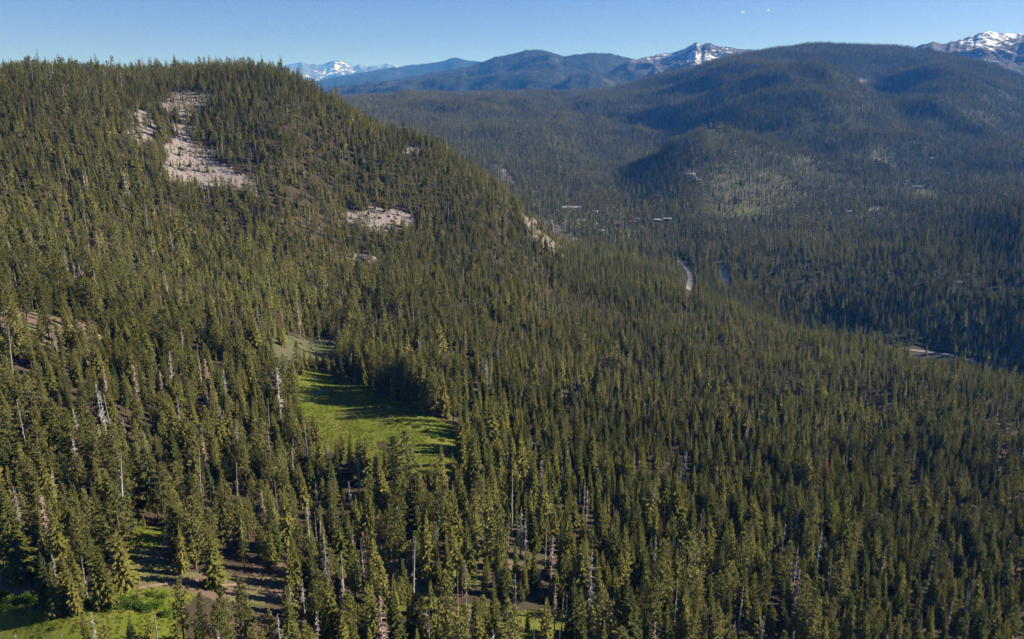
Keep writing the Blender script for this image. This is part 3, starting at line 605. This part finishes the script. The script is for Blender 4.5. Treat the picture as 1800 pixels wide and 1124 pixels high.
for (cell, r0, r1, sd) in ((4.6, 110, 1300, 5), (8.0, 1300, 6600, 6)):
    x, y, rg = scatter(cell, r0, r1, sd); keep = rg.random(len(x)) < density(x, y); x = x[keep]; y = y[keep]
    z = Hgt(x, y); hf = 19.5 + 4.0 * fbm(x / 90, y / 90, 2, 83); hf = np.where((x > 60) & (np.hypot(x, y) < 1150), hf - 1.5, hf)
    hf = hf * np.interp(np.hypot(x, y), [150, 350, 650, 1060, 1350, 3000], [.82, .79, .64, .60, .92, 1.15])
    h = hf * np.exp(rg.normal(0, .26, len(x))); small = rg.random(len(x)) < .2; h = np.where(small, h * rg.uniform(.35, .65, len(x)), h); h = np.where(mask(x, y, SCREE, 9), h * .7, h); h = np.clip(h, 5, 34)
    v = visible(x, y, z, h); x, y, z, h = x[v], y[v], z[v], h[v]
    if r0 < 1000:
        near = np.zeros(len(x), bool)
        for a, b in zip(kx, ky): near |= np.hypot(x - a, y - b) < 4.2
        x, y, z, h = x[~near], y[~near], z[~near], h[~near]
    tt = np.zeros(len(x), bool)        # nothing random may stand in front of the open meadows
    for fr in (1.0, .8, .6, .4):
        px, py, t_ = project(np.stack([x, y, z + h * fr], -1))
        for W in WINDOWS: tt |= inside(px, py, W) & (t_ < 620)
        for W in WINDOWS2: tt |= inside(px, py, W) & (t_ < 1330)
    x, y, z, h = x[~tt], y[~tt], z[~tt], h[~tt]
    for (g, hp) in HOUSES:      # keep the yards and the sight lines down to the houses open
        rr = np.hypot(*g[:2]); ux, uy = g[0] / rr, g[1] / rr; dx = x - g[0]; dy = y - g[1]; al = dx * ux + dy * uy; ac = np.abs(dx * uy - dy * ux)
        bad = (al > -32) & (al < 14) & (ac < hp[2] * .5 + 2); x, y, z, h = x[~bad], y[~bad], z[~bad], h[~bad]
    n = len(x); kd = np.full(n, 'fir', object); pf = .20 + .45 * fbm(x / 120, y / 120, 2, 91) + .15 * ((x < -20)); u = rg.random(n)
    kd[u < pf] = 'pine'; sf = .066 + .06 * fbm(x / 70, y / 70, 2, 97); u2 = rg.random(n); kd[u2 < sf] = 'snag'; kd[u2 > .9985] = 'dying'
    for i in range(n):
        cand.append((x[i], y[i], z[i], h[i], h[i] / H0 * rg.uniform(.85, 1.5) * (1.0 if r0 < 1000 else 1.05), rg.uniform(0, 6.28), kd[i], int(rg.integers(0, len(SPECS[kd[i]]))), 0))
print('trees', len(cand) + len(TREES))
ALL = TREES + cand
AX = np.array([(a[0], a[1], a[2]) for a in ALL]); AH = np.array([a[3] for a in ALL])
bx_, by_, bt_ = project(AX); tx_, ty_, tt_ = project(AX + np.stack([0 * AH, 0 * AH, AH], 1))
pxh = np.hypot(bx_ - tx_, by_ - ty_)
infr = (tx_ > 4) & (tx_ < 1796) & (ty_ > 4) & (ty_ < 1112)
LIMIT = {'fir': 300, 'pine': 300, 'snag': 260, 'dying': 12}
single = np.zeros(len(ALL), bool)
for kd, lim in LIMIT.items():
    ids = [i for i in range(len(ALL)) if ALL[i][6] == kd and infr[i]]
    ids.sort(key=lambda i: -(pxh[i] + 300 * ALL[i][8])); single[ids[:lim]] = True

NAME = {'fir': 'fir_tree', 'pine': 'pine_tree', 'snag': 'dead_tree', 'dying': 'dying_fir_tree'}
GROUP = {'fir': 'green firs of the near forest', 'pine': 'green pines of the near forest', 'snag': 'bare grey snags standing in the forest', 'dying': 'rust coloured dying trees'}
used = set()
ONES = 'zero one two three four five six seven eight nine ten eleven twelve thirteen fourteen fifteen sixteen seventeen eighteen nineteen'.split(); TENS = 'x x twenty thirty forty fifty sixty seventy eighty ninety'.split()
def say(v, f=1):
    q = round(v * f); n, r_ = divmod(q, f); n = max(0, n)
    w = ONES[n] if n < 20 else TENS[min(9, n // 10)] + ('' if n % 10 == 0 else ' ' + ONES[n % 10])
    return w + ('' if r_ == 0 else ' and a half' if r_ * 2 == f else ' and a quarter' if r_ * 4 == f else ' and three quarters')
def pct(v): return ('%.1f' % v).rstrip('0').rstrip('.')
def tree_label(i):      # tips are placed in hundredths of the photo's width and height
    x, y, z, h, w, yaw, kd, vi, key = ALL[i]; ax = tx_[i] / 18.0; up = (1124 - ty_[i]) / 11.24
    size = 'tall' if h > 24 else ('short' if h < 15 else 'mid-sized'); slim = w / (h / H0)
    if kd == 'fir': what = size + (' broad' if slim * SPECS['fir'][vi][0] > 3.0 else ' narrow') + ' green fir'
    elif kd == 'pine': what = size + (' broad' if slim * SPECS['pine'][vi][0] > 3.4 else ' slim') + ' olive pine'
    elif kd == 'dying': what = ('tall' if h > 18 else 'short') + (' rusty' if vi == 0 else ' orange') + ' dying fir'
    else: what = size + (' reddish grey' if vi == 3 else ' pale grey') + (' bare-pole snag' if SPECS['snag'][vi][1] < 40 else ' branchy dead tree')
    what = what.replace('mid-sized ', 'middling ') if kd == 'pine' else what.replace('mid-sized ', '')
    for f in (1, 2, 4, 4):
        s = '%s, tip %s percent across, %s up' % (what, say(ax, f), say(up, f))
        if len(s.split()) > 16: s = s.replace(' tip', '').replace(' percent', '')
        if len(s.split()) > 16: s = s.split(' ', 1)[1]
        if s not in used: break
    used.add(s); return s
for i in np.nonzero(single)[0]:
    x, y, z, h, w, yaw, kd, vi, key = ALL[i]
    e = bpy.data.objects.new(NAME[kd], None); e.empty_display_size = .5; COL.objects.link(e)
    e.location = (x, y, z); e.rotation_euler = (random.gauss(0, .025), random.gauss(0, .025), yaw); e.scale = (w, w, h / H0)
    tag(e, tree_label(i), 'tree', GROUP[kd])
    tm, cm = PARTS[kd][vi]; link('trunk', tm, e); c_ = link('branches' if kd == 'snag' else 'crown', cm, e); c_['kind'] = 'stuff'

# the rest of the forest: one object, instances on points
def gn_scatter(name, P, idx, rot, scl, coll, label, cat):
    me = bpy.data.meshes.new(name); me.vertices.add(len(P)); me.vertices.foreach_set('co', np.asarray(P, np.float32).ravel())
    for an, ty, va, key in (('pick', 'INT', np.asarray(idx, np.int32), 'value'), ('turn', 'FLOAT_VECTOR', np.asarray(rot, np.float32), 'vector'), ('size', 'FLOAT_VECTOR', np.asarray(scl, np.float32), 'vector')):
        a = me.attributes.new(an, ty, 'POINT'); a.data.foreach_set(key, va.ravel())
    o = link(name, me); ng = bpy.data.node_groups.new(name + '_nodes', 'GeometryNodeTree')
    ng.interface.new_socket('Geometry', in_out='INPUT', socket_type='NodeSocketGeometry'); ng.interface.new_socket('Geometry', in_out='OUTPUT', socket_type='NodeSocketGeometry')
    N = ng.nodes; gi = N.new('NodeGroupInput'); go = N.new('NodeGroupOutput'); ci = N.new('GeometryNodeCollectionInfo'); ip = N.new('GeometryNodeInstanceOnPoints')
    ci.inputs['Collection'].default_value = coll; ci.inputs['Separate Children'].default_value = True; ci.inputs['Reset Children'].default_value = True
    def na(ty, nm):
        q = N.new('GeometryNodeInputNamedAttribute'); q.data_type = ty; q.inputs[0].default_value = nm; return q.outputs[0]
    L = ng.links.new; L(gi.outputs[0], ip.inputs['Points']); L(ci.outputs[0], ip.inputs['Instance']); ip.inputs['Pick Instance'].default_value = True
    L(na('INT', 'pick'), ip.inputs['Instance Index']); L(na('FLOAT_VECTOR', 'turn'), ip.inputs['Rotation']); L(na('FLOAT_VECTOR', 'size'), ip.inputs['Scale']); L(ip.outputs[0], go.inputs[0])
    md = o.modifiers.new('scatter', 'NODES'); md.node_group = ng; tag(o, label, cat, kind='stuff'); return o
fp, fi, fr, fs = [], [], [], []
for i in np.nonzero(~single)[0]:
    x, y, z, h, w, yaw, kd, vi, key = ALL[i]; det = 2 if tt_[i] < 520 else (1 if tt_[i] < 1500 else 0)
    fp.append((x, y, z)); fi.append(PIDX[(kd, det)][vi]); fr.append((random.gauss(0, .03), random.gauss(0, .03), yaw)); fs.append((w, w, h / H0))
# woods on the far mountain
for nm, cnt, hh in (('wooded_mountain', 42000, 26), ('wooded_ridge', 9000, 30), ('craggy_peak', 5000, 20), ('snowcapped_mountain', 5000, 18)):
    X, Y, Z = MTN[nm]; n, m = X.shape; rg = np.random.default_rng(3); i = rg.uniform(0, n - 1.01, cnt); j = rg.uniform(0, m - 1.01, cnt); a = i.astype(int); b = j.astype(int); u = i - a; v = j - b
    def sm(G): return (G[a, b] * (1 - u) + G[a + 1, b] * u) * (1 - v) + (G[a, b + 1] * (1 - u) + G[a + 1, b + 1] * u) * v
    x, y, z = sm(X), sm(Y), sm(Z); px, py, t = project(np.stack([x, y, z], -1)); k = (px > -60) & (px < 1860) & (py < 240)
    if nm in ('craggy_peak', 'snowcapped_mountain'): k &= fbm(x / 300, y / 300, 3, 5) > .05; k &= (z < CAMZ + .035 * y)
    for q in np.nonzero(k)[0]:
        h = hh * rg.uniform(.7, 1.25); w = h / H0 * rg.uniform(1.2, 1.9); fp.append((x[q], y[q], z[q] - 1)); fi.append(PIDX[('fir', 0)][int(rg.integers(0, 10))]); fr.append((0, 0, rg.uniform(0, 6.28))); fs.append((w, w, h / H0))
gn_scatter('forest', fp, fi, fr, fs, PROTO, 'mixed conifer forest covering the hills and valley behind the nearest trees', 'forest')
print('forest', len(fp), 'single', int(single.sum()))

# ------------------------------------------------------------------ shrubs, brush and grass
def shrub_mesh(name, rg, r, n, mat, sz):
    mb = MB()
    for l in range(7):
        a = rg.uniform(0, 6.28); q = rg.uniform(0, .75) * r; cx, cy_, cr = math.cos(a) * q, math.sin(a) * q, r * rg.uniform(.4, .62); cz = cr * .6
        for k in range(n // 7):
            th = rg.uniform(0, 6.28); ph = math.asin(rg.uniform(-.35, 1)); d = (math.cos(th) * math.cos(ph), math.sin(th) * math.cos(ph), math.sin(ph)); rr = cr * rg.uniform(.7, 1.05)
            kite(mb, (cx + d[0] * rr, cy_ + d[1] * rr, cz + d[2] * rr * 1.1), th + rg.uniform(-1, 1), ph * .6 + rg.uniform(-.6, .6), sz * rg.uniform(.7, 1.3), sz * .6, rg.uniform(-1, 1), .2)
    return mb.mesh(name, [mat])
def stems_mesh(name, rg, r):
    mb = MB()
    for k in range(7):
        a = rg.uniform(0, 6.28); e = (math.cos(a) * r * .6, math.sin(a) * r * .6, r * .75); mb.add([(.05, 0, -.3), (-.04, .05, -.3), (-.04, -.05, -.3), e], [(0, 1, 3), (1, 2, 3), (2, 0, 3)])
    return mb.mesh(name, [M['bark']])
SH = [(shrub_mesh('willow_leaves', random.Random(50 + k), 2.0, 560, M['shrub'], .42), stems_mesh('willow_stems', random.Random(80 + k), 2.0)) for k in range(4)]
SHRUB_PX = [(8,1052,1.2),(25,1058,1.3),(45,1055,1.2),(12,1072,1.3),(38,1074,1.0),(60,1066,.9),(82,1060,1.1),(100,1066,1.3),(92,1082,1.3),(112,1078,1.2),(128,1064,1.1),(146,1066,1.0),(160,1060,1.1),(172,1068,.9),(190,1072,1.0),(208,1068,1.1),(226,1066,1.1),(242,1070,1.2),(258,1074,1.2),(275,1068,1.1),(215,1055,.7),(240,1052,.7),(265,1047,.7),(285,1052,.8),(95,1106,.5),(290,1082,1.2),
            (735,1055,.9),(748,1062,.8),(845,1078,.9),(832,1085,.8),(760,690,1.0),(690,745,.9),(705,742,1.1),(720,747,.9),(735,752,1.0),(750,760,1.1),(765,770,1.0),(778,775,.9),(528,660,.8),(592,674,.6)]
for k, (px, py, s) in enumerate(SHRUB_PX):
    g = ground_at(px, py)
    e = bpy.data.objects.new('willow_shrub', None); COL.objects.link(e); e.location = (g[0], g[1], g[2] - .1); e.rotation_euler = (0, 0, random.uniform(0, 6.28)); sc = s * random.uniform(.9, 1.15); e.scale = (sc, sc, sc * .9)
    where = 'by lower clearing' if py > 1000 and px < 400 else ('between trees' if py > 1000 else 'in middle meadow')
    tag(e, '%s shrub %s, %s percent across, %s up' % ('big' if s > 1.15 else 'large' if s > 1.05 else 'middling' if s > .95 else 'small', where, say(px / 18, 1), say((1124 - py) / 11.24, 2 if py > 1000 else 1)), 'shrub', 'willow shrubs in the meadows')
    lf, st = SH[k % 4]; link('leaves', lf, e); link('stems', st, e)
BR = bpy.data.collections.new('brush_prototypes'); 
for k in range(3): BR.objects.link(bpy.data.objects.new('b%d' % k, shrub_mesh('brush', random.Random(20 + k), 1.0, 70, M['brush'], .42)))
x, y, rg = scatter(6.5, 110, 800, 15); dn = .10 + .22 * fbm(x / 25, y / 25, 2, 41); dn = np.where(mask(x, y, BROWN + UPPER + BRUSH, 4), .55, dn); dn = np.where(mask(x, y, MEADOW + CLEAR, 2), .02, dn)
k = rg.random(len(x)) < dn; x, y = x[k], y[k]; z = Hgt(x, y); k = visible(x, y, z, 3); x, y, z = x[k], y[k], z[k]; s = rg.uniform(.5, 1.4, len(x))
xo, yo, rg2 = scatter(9, 1700, 2700, 16); mo = mask(xo, yo, OPEN + GRASSY, 8) & (rg2.random(len(xo)) < .5); xo, yo = xo[mo], yo[mo]; x = np.concatenate([x, xo]); y = np.concatenate([y, yo]); z = np.concatenate([z, Hgt(xo, yo)]); s = np.concatenate([s, rg2.uniform(1.2, 2.6, len(xo))])
gn_scatter('underbrush', np.stack([x, y, z - .1], 1), np.arange(len(x)) % 3, np.stack([0 * x, 0 * x, x * 7 % 6.28], 1), np.stack([s, s, s * .7], 1), BR, 'low green brush scattered on the open slopes and forest floor', 'brush')
def tuft_mesh(rg):
    mb = MB()
    for k in range(9): kite(mb, (rg.uniform(-.35, .35), rg.uniform(-.35, .35), -.05), rg.uniform(0, 6.28), R(rg.uniform(45, 85)), rg.uniform(.3, .6), .16, rg.uniform(-.5, .5), .1)
    return mb.mesh('grass_tuft', [M['grass']])
GR = bpy.data.collections.new('grass_prototypes')
for k in range(3): GR.objects.link(bpy.data.objects.new('g%d' % k, tuft_mesh(random.Random(60 + k))))
x, y, rg = scatter(1.15, 110, 520, 25); k = mask(x, y, MEADOW, 3) ; k |= mask(x, y, CLEAR, 3) & (fbm(x / 9, y / 9, 3, 12) > .12); k &= fbm(x / 5, y / 5, 2, 14) > -.25; x, y = x[k], y[k]; dt = dist_line(x, y, TRAIL); x, y = x[dt > 1.1], y[dt > 1.1]; s = rg.uniform(.6, 1.5, len(x))
gn_scatter('grass', np.stack([x, y, Hgt(x, y)], 1), np.arange(len(x)) % 3, np.stack([0 * x, 0 * x, x * 11 % 6.28], 1), np.stack([s, s, s], 1), GR, 'bright green meadow grass growing in the forest clearings', 'grass')

# ------------------------------------------------------------------ boulders, outcrops, fallen logs
def rock_mesh(name, seed, sx, sy, sz, nu=14, nv=9):
    u = np.linspace(0, 2 * math.pi, nu, endpoint=False); v = np.linspace(-.45 * math.pi, .5 * math.pi, nv); V = []; Fc = []
    for b in v:
        for a in u:
            d = np.array([math.cos(a) * math.cos(b), math.sin(a) * math.cos(b), math.sin(b)])
            k = 1 + .42 * float(fbm(np.array(d[0] * 1.6 + seed), np.array(d[1] * 1.6 + d[2] * 2.1), 3, seed)); V.append((d[0] * k * sx, d[1] * k * sy, d[2] * k * sz))
    for i in range(nv - 1):
        for j in range(nu): Fc.append((i * nu + j, i * nu + (j + 1) % nu, (i + 1) * nu + (j + 1) % nu, (i + 1) * nu + j))
    return mesh_np(name, V, Fc, [M['rock']])
RK = [rock_mesh('boulder', 3 + k, 1, .8, .65) for k in range(4)]
ROCKS = [(590,607,2.6,'pale boulder at the upper end of the meadow strip'),(580,603,1.6,'small pale boulder left of the big meadow boulder'),(560,598,1.2,'low rock in the upper grassy clearing'),(652,462,9,'grey rock outcrop among trees below the pink clearing'),(640,455,6,'brown knob of rock above the grey outcrop'),
         (990,432,16,'grey cliff outcrop at the end of the wooded spur'),(975,420,10,'tan rock ledge behind the cliff outcrop'),(935,392,8,'tan rock rib on the wooded spur'),(1213,312,22,'rocky bluff on the far spur above the valley'),(1222,318,14,'pale rock slab below the far bluff'),(880,310,8,'rock knob on the skyline of the near ridge'),(572,160,6,'rock knob on the sloping left ridge crest'),
         (322,262,5,'rock step between the two pale scree slopes'),(305,228,5,'cream rock ledge under the upper scree'),(318,298,4,'orange-tinted rock at the foot of the scree'),(352,180,3,'boulder on the upper pale scree slope'),(668,384,3,'boulder in the pink-grey forest opening'),(690,390,2.5,'small boulder right in the pink-grey forest opening'),
         (228,1008,.7,'small stone beside the dirt trail'),(172,595,3,'rock in the brown opening at the left edge'),(22,556,2.5,'rock near the brown opening at far left'),(685,717,1.2,'small rock at the meadow edge under tall firs'),(1588,868,2.0,'pale rock among dense firs on the right'),(1620,905,2.2,'pale boulder in the right-hand forest')]
for k, (px, py, s, lab) in enumerate(ROCKS):
    g = ground_at(px, py)
    if not g: continue
    o = link('rock_outcrop' if s > 4.5 else 'boulder', RK[k % 4]); o.location = (g[0], g[1], g[2] + s * .05); o.scale = (s, s, s * .8); o.rotation_euler = (0, 0, random.uniform(0, 6.28)); tag(o, lab, 'rock')
ST = bpy.data.collections.new('stone_prototypes')
for k in range(3): ST.objects.link(bpy.data.objects.new('s%d' % k, rock_mesh('stone', 30 + k, 1, .8, .6, 7, 5)))
x, y, rg = scatter(3.2, 550, 1150, 35); k = mask(x, y, SCREE, 6) & (rg.random(len(x)) < .7); x, y = x[k], y[k]; s = rg.uniform(.2, 1.0, len(x)) ** 4 * 2.6 + .2
gn_scatter('scree_stones', np.stack([x, y, Hgt(x, y)], 1), np.arange(len(x)) % 3, np.stack([0 * x, 0 * x, x * 5 % 6.28], 1), np.stack([s, s, s], 1), ST, 'loose pinkish stones strewn over the scree slopes', 'stones')
def log_obj(p0, p1, r, lab):
    g0, g1 = ground_at(*p0), ground_at(*p1); a = Vector((g0[0], g0[1], g0[2] + r)); b = Vector((g1[0], g1[1], g1[2] + r)); L = (b - a).length; mb = MB(); vs = []; fs = []
    for i in range(6):
        for q in range(7):
            an = 6.283 * q / 7; rr = r * (1 - .1 * i) * random.uniform(.9, 1.1); vs.append((L * i / 5, rr * math.cos(an), rr * math.sin(an)))
    for i in range(5):
        for q in range(7): fs.append((i * 7 + q, i * 7 + (q + 1) % 7, (i + 1) * 7 + (q + 1) % 7, (i + 1) * 7 + q))
    fs += [tuple(range(6, -1, -1)), tuple(range(35, 42))]; mb.add(vs, fs)
    for q in range(7):
        c = (L * random.uniform(.3, .95), 0, 0); an = random.uniform(.2, 2.9); l2 = random.uniform(.6, 1.6); mb.add([vadd(c, (.06, 0, 0)), vadd(c, (-.06, .04, 0)), vadd(c, (-.06, -.04, 0)), (c[0] + .5, l2 * math.cos(an), l2 * math.sin(an))], [(0, 1, 3), (1, 2, 3), (2, 0, 3)])
    o = link('fallen_log', mb.mesh('fallen_log', [M['snag']])); o.location = a; o.rotation_euler = (b - a).to_track_quat('X', 'Z').to_euler(); tag(o, lab, 'log', 'fallen dead logs')
log_obj((240,988), (312,980), .22, 'long fallen grey log across the lower clearing')
log_obj((262,984), (290,994), .18, 'grey log crossing the long log in the lower clearing')
log_obj((278,952), (292,962), .22, 'fallen branchy log at the shaded back of the lower clearing')
log_obj((377,1037), (386,1031), .20, 'short fallen log below the trail')
log_obj((395,1025), (408,1010), .16, 'thin fallen log in the shade above the trail')
log_obj((222,930), (238,928), .18, 'fallen log at the top left of the lower clearing')
log_obj((660,735), (700,740), .20, 'fallen log lying in the meadow by the shrubs')
log_obj((1065,1020), (1085,1028), .2, 'fallen log in the bare opening among foreground trees')

# ------------------------------------------------------------------ buildings in the valley
def paint(n, c, r=.7): return simple_mat(n, tuple(q * .85 for q in c), c, 1.2, r)
WALL = {'lo': paint('tan_siding', (.34,.27,.20)), 'br': paint('brown_timber', (.16,.085,.05)), 'bl': paint('grey_siding', (.26,.27,.28)), 'mo': paint('dark_siding', (.10,.085,.08))}
ROOF = {'lo': paint('pale_metal_roof', (.40,.39,.40), .6), 'br': paint('brown_shingle_roof', (.13,.085,.065)), 'bl': paint('blue_grey_roof', (.26,.30,.35), .6), 'mo': paint('white_flat_roof', (.46,.45,.46))}
GL = paint('window_glass', (.05,.07,.09), .15); DOOR = paint('door_paint', (.22,.12,.07)); TRIM = paint('white_trim', (.75,.74,.72))
def box_mesh(name, x0, x1, y0, y1, z0, z1, mat):
    return mesh_np(name, [(x, y, z) for z in (z0, z1) for y in (y0, y1) for x in (x0, x1)], [(0, 2, 3, 1), (4, 5, 7, 6), (0, 1, 5, 4), (2, 6, 7, 3), (0, 4, 6, 2), (1, 3, 7, 5)], [mat])
def house(g, w, d, h, st, yaw, lab):
    e = bpy.data.objects.new('house', None); COL.objects.link(e); e.location = (g[0], g[1], g[2] - .3); e.rotation_euler = (0, 0, yaw); tag(e, lab, 'building')
    link('wall', box_mesh('wall', -w / 2, w / 2, -d / 2, d / 2, -2, h, WALL[st]), e)
    rh = .5 if st == 'mo' else d * (.55 if st == 'br' else .32); o = .7
    if st == 'mo': me = box_mesh('roof', -w / 2 - o, w / 2 + o, -d / 2 - o, d / 2 + o, h + .01, h + .5, ROOF[st])
    else:
        a, b = w / 2 + o, d / 2 + o; V = [(-a, -b, h - .2), (a, -b, h - .2), (a, b, h - .2), (-a, b, h - .2), (-a, 0, h + rh), (a, 0, h + rh), (-a, -b, h + .1), (a, -b, h + .1), (a, b, h + .1), (-a, b, h + .1), (-a, 0, h + rh + .35), (a, 0, h + rh + .35)]
        me = mesh_np('roof', V, [(6, 7, 11, 10), (9, 10, 11, 8), (0, 4, 5, 1), (3, 2, 5, 4), (0, 1, 7, 6), (2, 3, 9, 8), (0, 6, 10, 9, 3, 4), (1, 2, 8, 11, 7, 5)], [ROOF[st]])
    rf = link('roof', me, e)
    if st != 'mo': link('chimney', box_mesh('chimney', w * .2, w * .2 + 1, -.5, .5, h + rh * .4, h + rh + 1.4, M['rock']), rf)
    n = max(2, int(w / 6))
    for k in range(n):
        x = -w / 2 + w * (k + .5) / n
        if k == n // 2: link('door', box_mesh('door', x - .6, x + .6, -d / 2 - .08, -d / 2 + .1, 0.2, 2.5, DOOR), e)
        else:
            wi = link('window', box_mesh('window', x - .9, x + .9, -d / 2 - .06, -d / 2 + .1, 1.4, 2.9, GL), e)
            link('sill', box_mesh('sill', x - 1.1, x + 1.1, -d / 2 - .2, -d / 2 + .05, 1.2, 1.39, TRIM), wi)
HL = ['long pale-roofed building at the left end of the valley village','pale-roofed building just right of the leftmost village building','blue-grey roofed house below the leftmost village buildings','small pale-roofed cabin between village trees','tall brown timber lodge in the middle of the village','brown-roofed row building right of the timber lodge','longer brown-roofed row building next to the white flat roofs','white flat-roofed dark building at the right end of the village','second white flat-roofed building at the far right of the village','small pale-roofed house behind the brown row buildings','low pale-roofed shed left below the timber lodge','small pale shed right below the timber lodge',
      'pale-roofed house highest in the far right valley','brown house below the highest far-valley house','pale house right of centre in the upper far valley','small brown house right in the upper far valley','blue-grey house left of the far bright meadow','long pale-roofed building beside the far bright meadow','blue-grey house above the long far-valley building','blue-grey house at the right of the far valley','pale house at the right end of the far valley','pale house left of the far gravel patch','brown house left in the upper far valley']
for k, (g, hp) in enumerate(HOUSES): house(g, hp[2] * .8, hp[3] * .8, hp[4] * .85, hp[5], math.atan2(-g[0], g[1]) + random.uniform(-.35, .35), HL[HOUSE_PX.index(hp)])

# masts on the snowcapped summit
X, Y, Z = MTN['snowcapped_mountain']
for px, hh, lab in ((1738, 26, 'thin antenna mast on the snowcapped summit at right'), (1745, 18, 'shorter antenna mast beside the taller summit mast')):
    P, Q, T_ = project(np.stack([X, Y, Z], -1)); k = np.argmin(np.abs(P - px) + Q * 2.0); i, j = np.unravel_index(k, X.shape)
    mb = MB(); trunk(mb, random.Random(4), hh, 1.0, 1.0, 5, 4, 0.0)
    o = link('antenna_mast', mb.mesh('mast', [TRIM])); o.location = (X[i, j], Y[i, j], Z[i, j] - 1); tag(o, lab, 'mast')
    o2 = link('dish', rock_mesh('dish', 9, 1.6, .8, 1.6, 8, 5), o); o2.location = (0, -1.2, hh * .8)

# ------------------------------------------------------------------ clouds, far beyond the haze
def cloud_mat():
    m, t, b, out = new_mat('cloud'); b.inputs['Base Color'].default_value = (.95,.95,.96,1); b.inputs['Roughness'].default_value = 1
    d = node(t, 'ShaderNodeBsdfDiffuse'); tl = node(t, 'ShaderNodeBsdfTranslucent'); m1 = node(t, 'ShaderNodeMixShader'); m1.inputs[0].default_value = .5
    for q in (d, tl): q.inputs[0].default_value = (.97,.97,.97,1)
    t.links.new(d.outputs[0], m1.inputs[1]); t.links.new(tl.outputs[0], m1.inputs[2])
    tr = node(t, 'ShaderNodeBsdfTransparent'); mx = node(t, 'ShaderNodeMixShader'); n = noise(t, .008, 5, .7, geo_pos(t)); f = math_n(t, 'MULTIPLY', ramp_f(t, n, .38, .62), .5)
    t.links.new(f, mx.inputs[0]); t.links.new(tr.outputs[0], mx.inputs[1]); t.links.new(m1.outputs[0], mx.inputs[2]); t.links.new(mx.outputs[0], out.inputs['Surface']); return m
CM = cloud_mat()
for (px, py, w, hgt, lab) in ((1352, 19, 8, 3.2, 'small white puff of cloud above the wooded hill at right'), (1304, 22, 6, 2.4, 'faint small cloud left of the brighter puff'), (848, -2, 24, 3, 'thin cloud at the top edge of the sky')):
    t_ = 27000.0; rg = random.Random(px); V = []; Fc = []
    for b in range(5):
        me = rock_mesh('q', px % 50 + b, 1, 1, 1, 12, 8); cx = rg.uniform(-.7, .7); s = (1 - abs(cx)) * rg.uniform(.4, .7) + .2
        o0 = len(V); V += [((cx + v.co.x * s * .5) * w * t_ / F, v.co.y * s * w * .4 * t_ / F, (rg.uniform(-.02, .02) + v.co.z * s) * hgt * t_ / F) for v in me.vertices]; Fc += [tuple(o0 + q for q in p.vertices) for p in me.polygons]; bpy.data.meshes.remove(me)
    d = pdir(px, py) * t_; o = link('cloud', mesh_np('cloud', V, Fc, [CM], smooth=True)); o.location = (d[0], d[1], d[2] + CAMZ); tag(o, lab, 'cloud')

# ------------------------------------------------------------------ haze
HZ = (-55000, 55000, -1500, 62000, -250, 1750)
def haze():
    m = bpy.data.materials.new('haze'); m.use_nodes = True; t = m.node_tree; t.nodes.clear(); out = t.nodes.new('ShaderNodeOutputMaterial'); v = t.nodes.new('ShaderNodeVolumePrincipled')
    v.inputs['Color'].default_value = (.06,.30,1.0,1); v.inputs['Density'].default_value = HAZE_DENSITY; v.inputs['Density Attribute'].default_value = ''; v.inputs['Temperature Attribute'].default_value = ''; v.inputs['Anisotropy'].default_value = .1
    v.inputs['Absorption Color'].default_value = (1,1,1,1)
    t.links.new(v.outputs[0], out.inputs['Volume']); m.cycles.homogeneous_volume = True
    me = box_mesh('haze', *HZ, m); o = link('haze', me); tag(o, 'thin blue haze filling the mountain air', 'haze', kind='stuff')
haze()
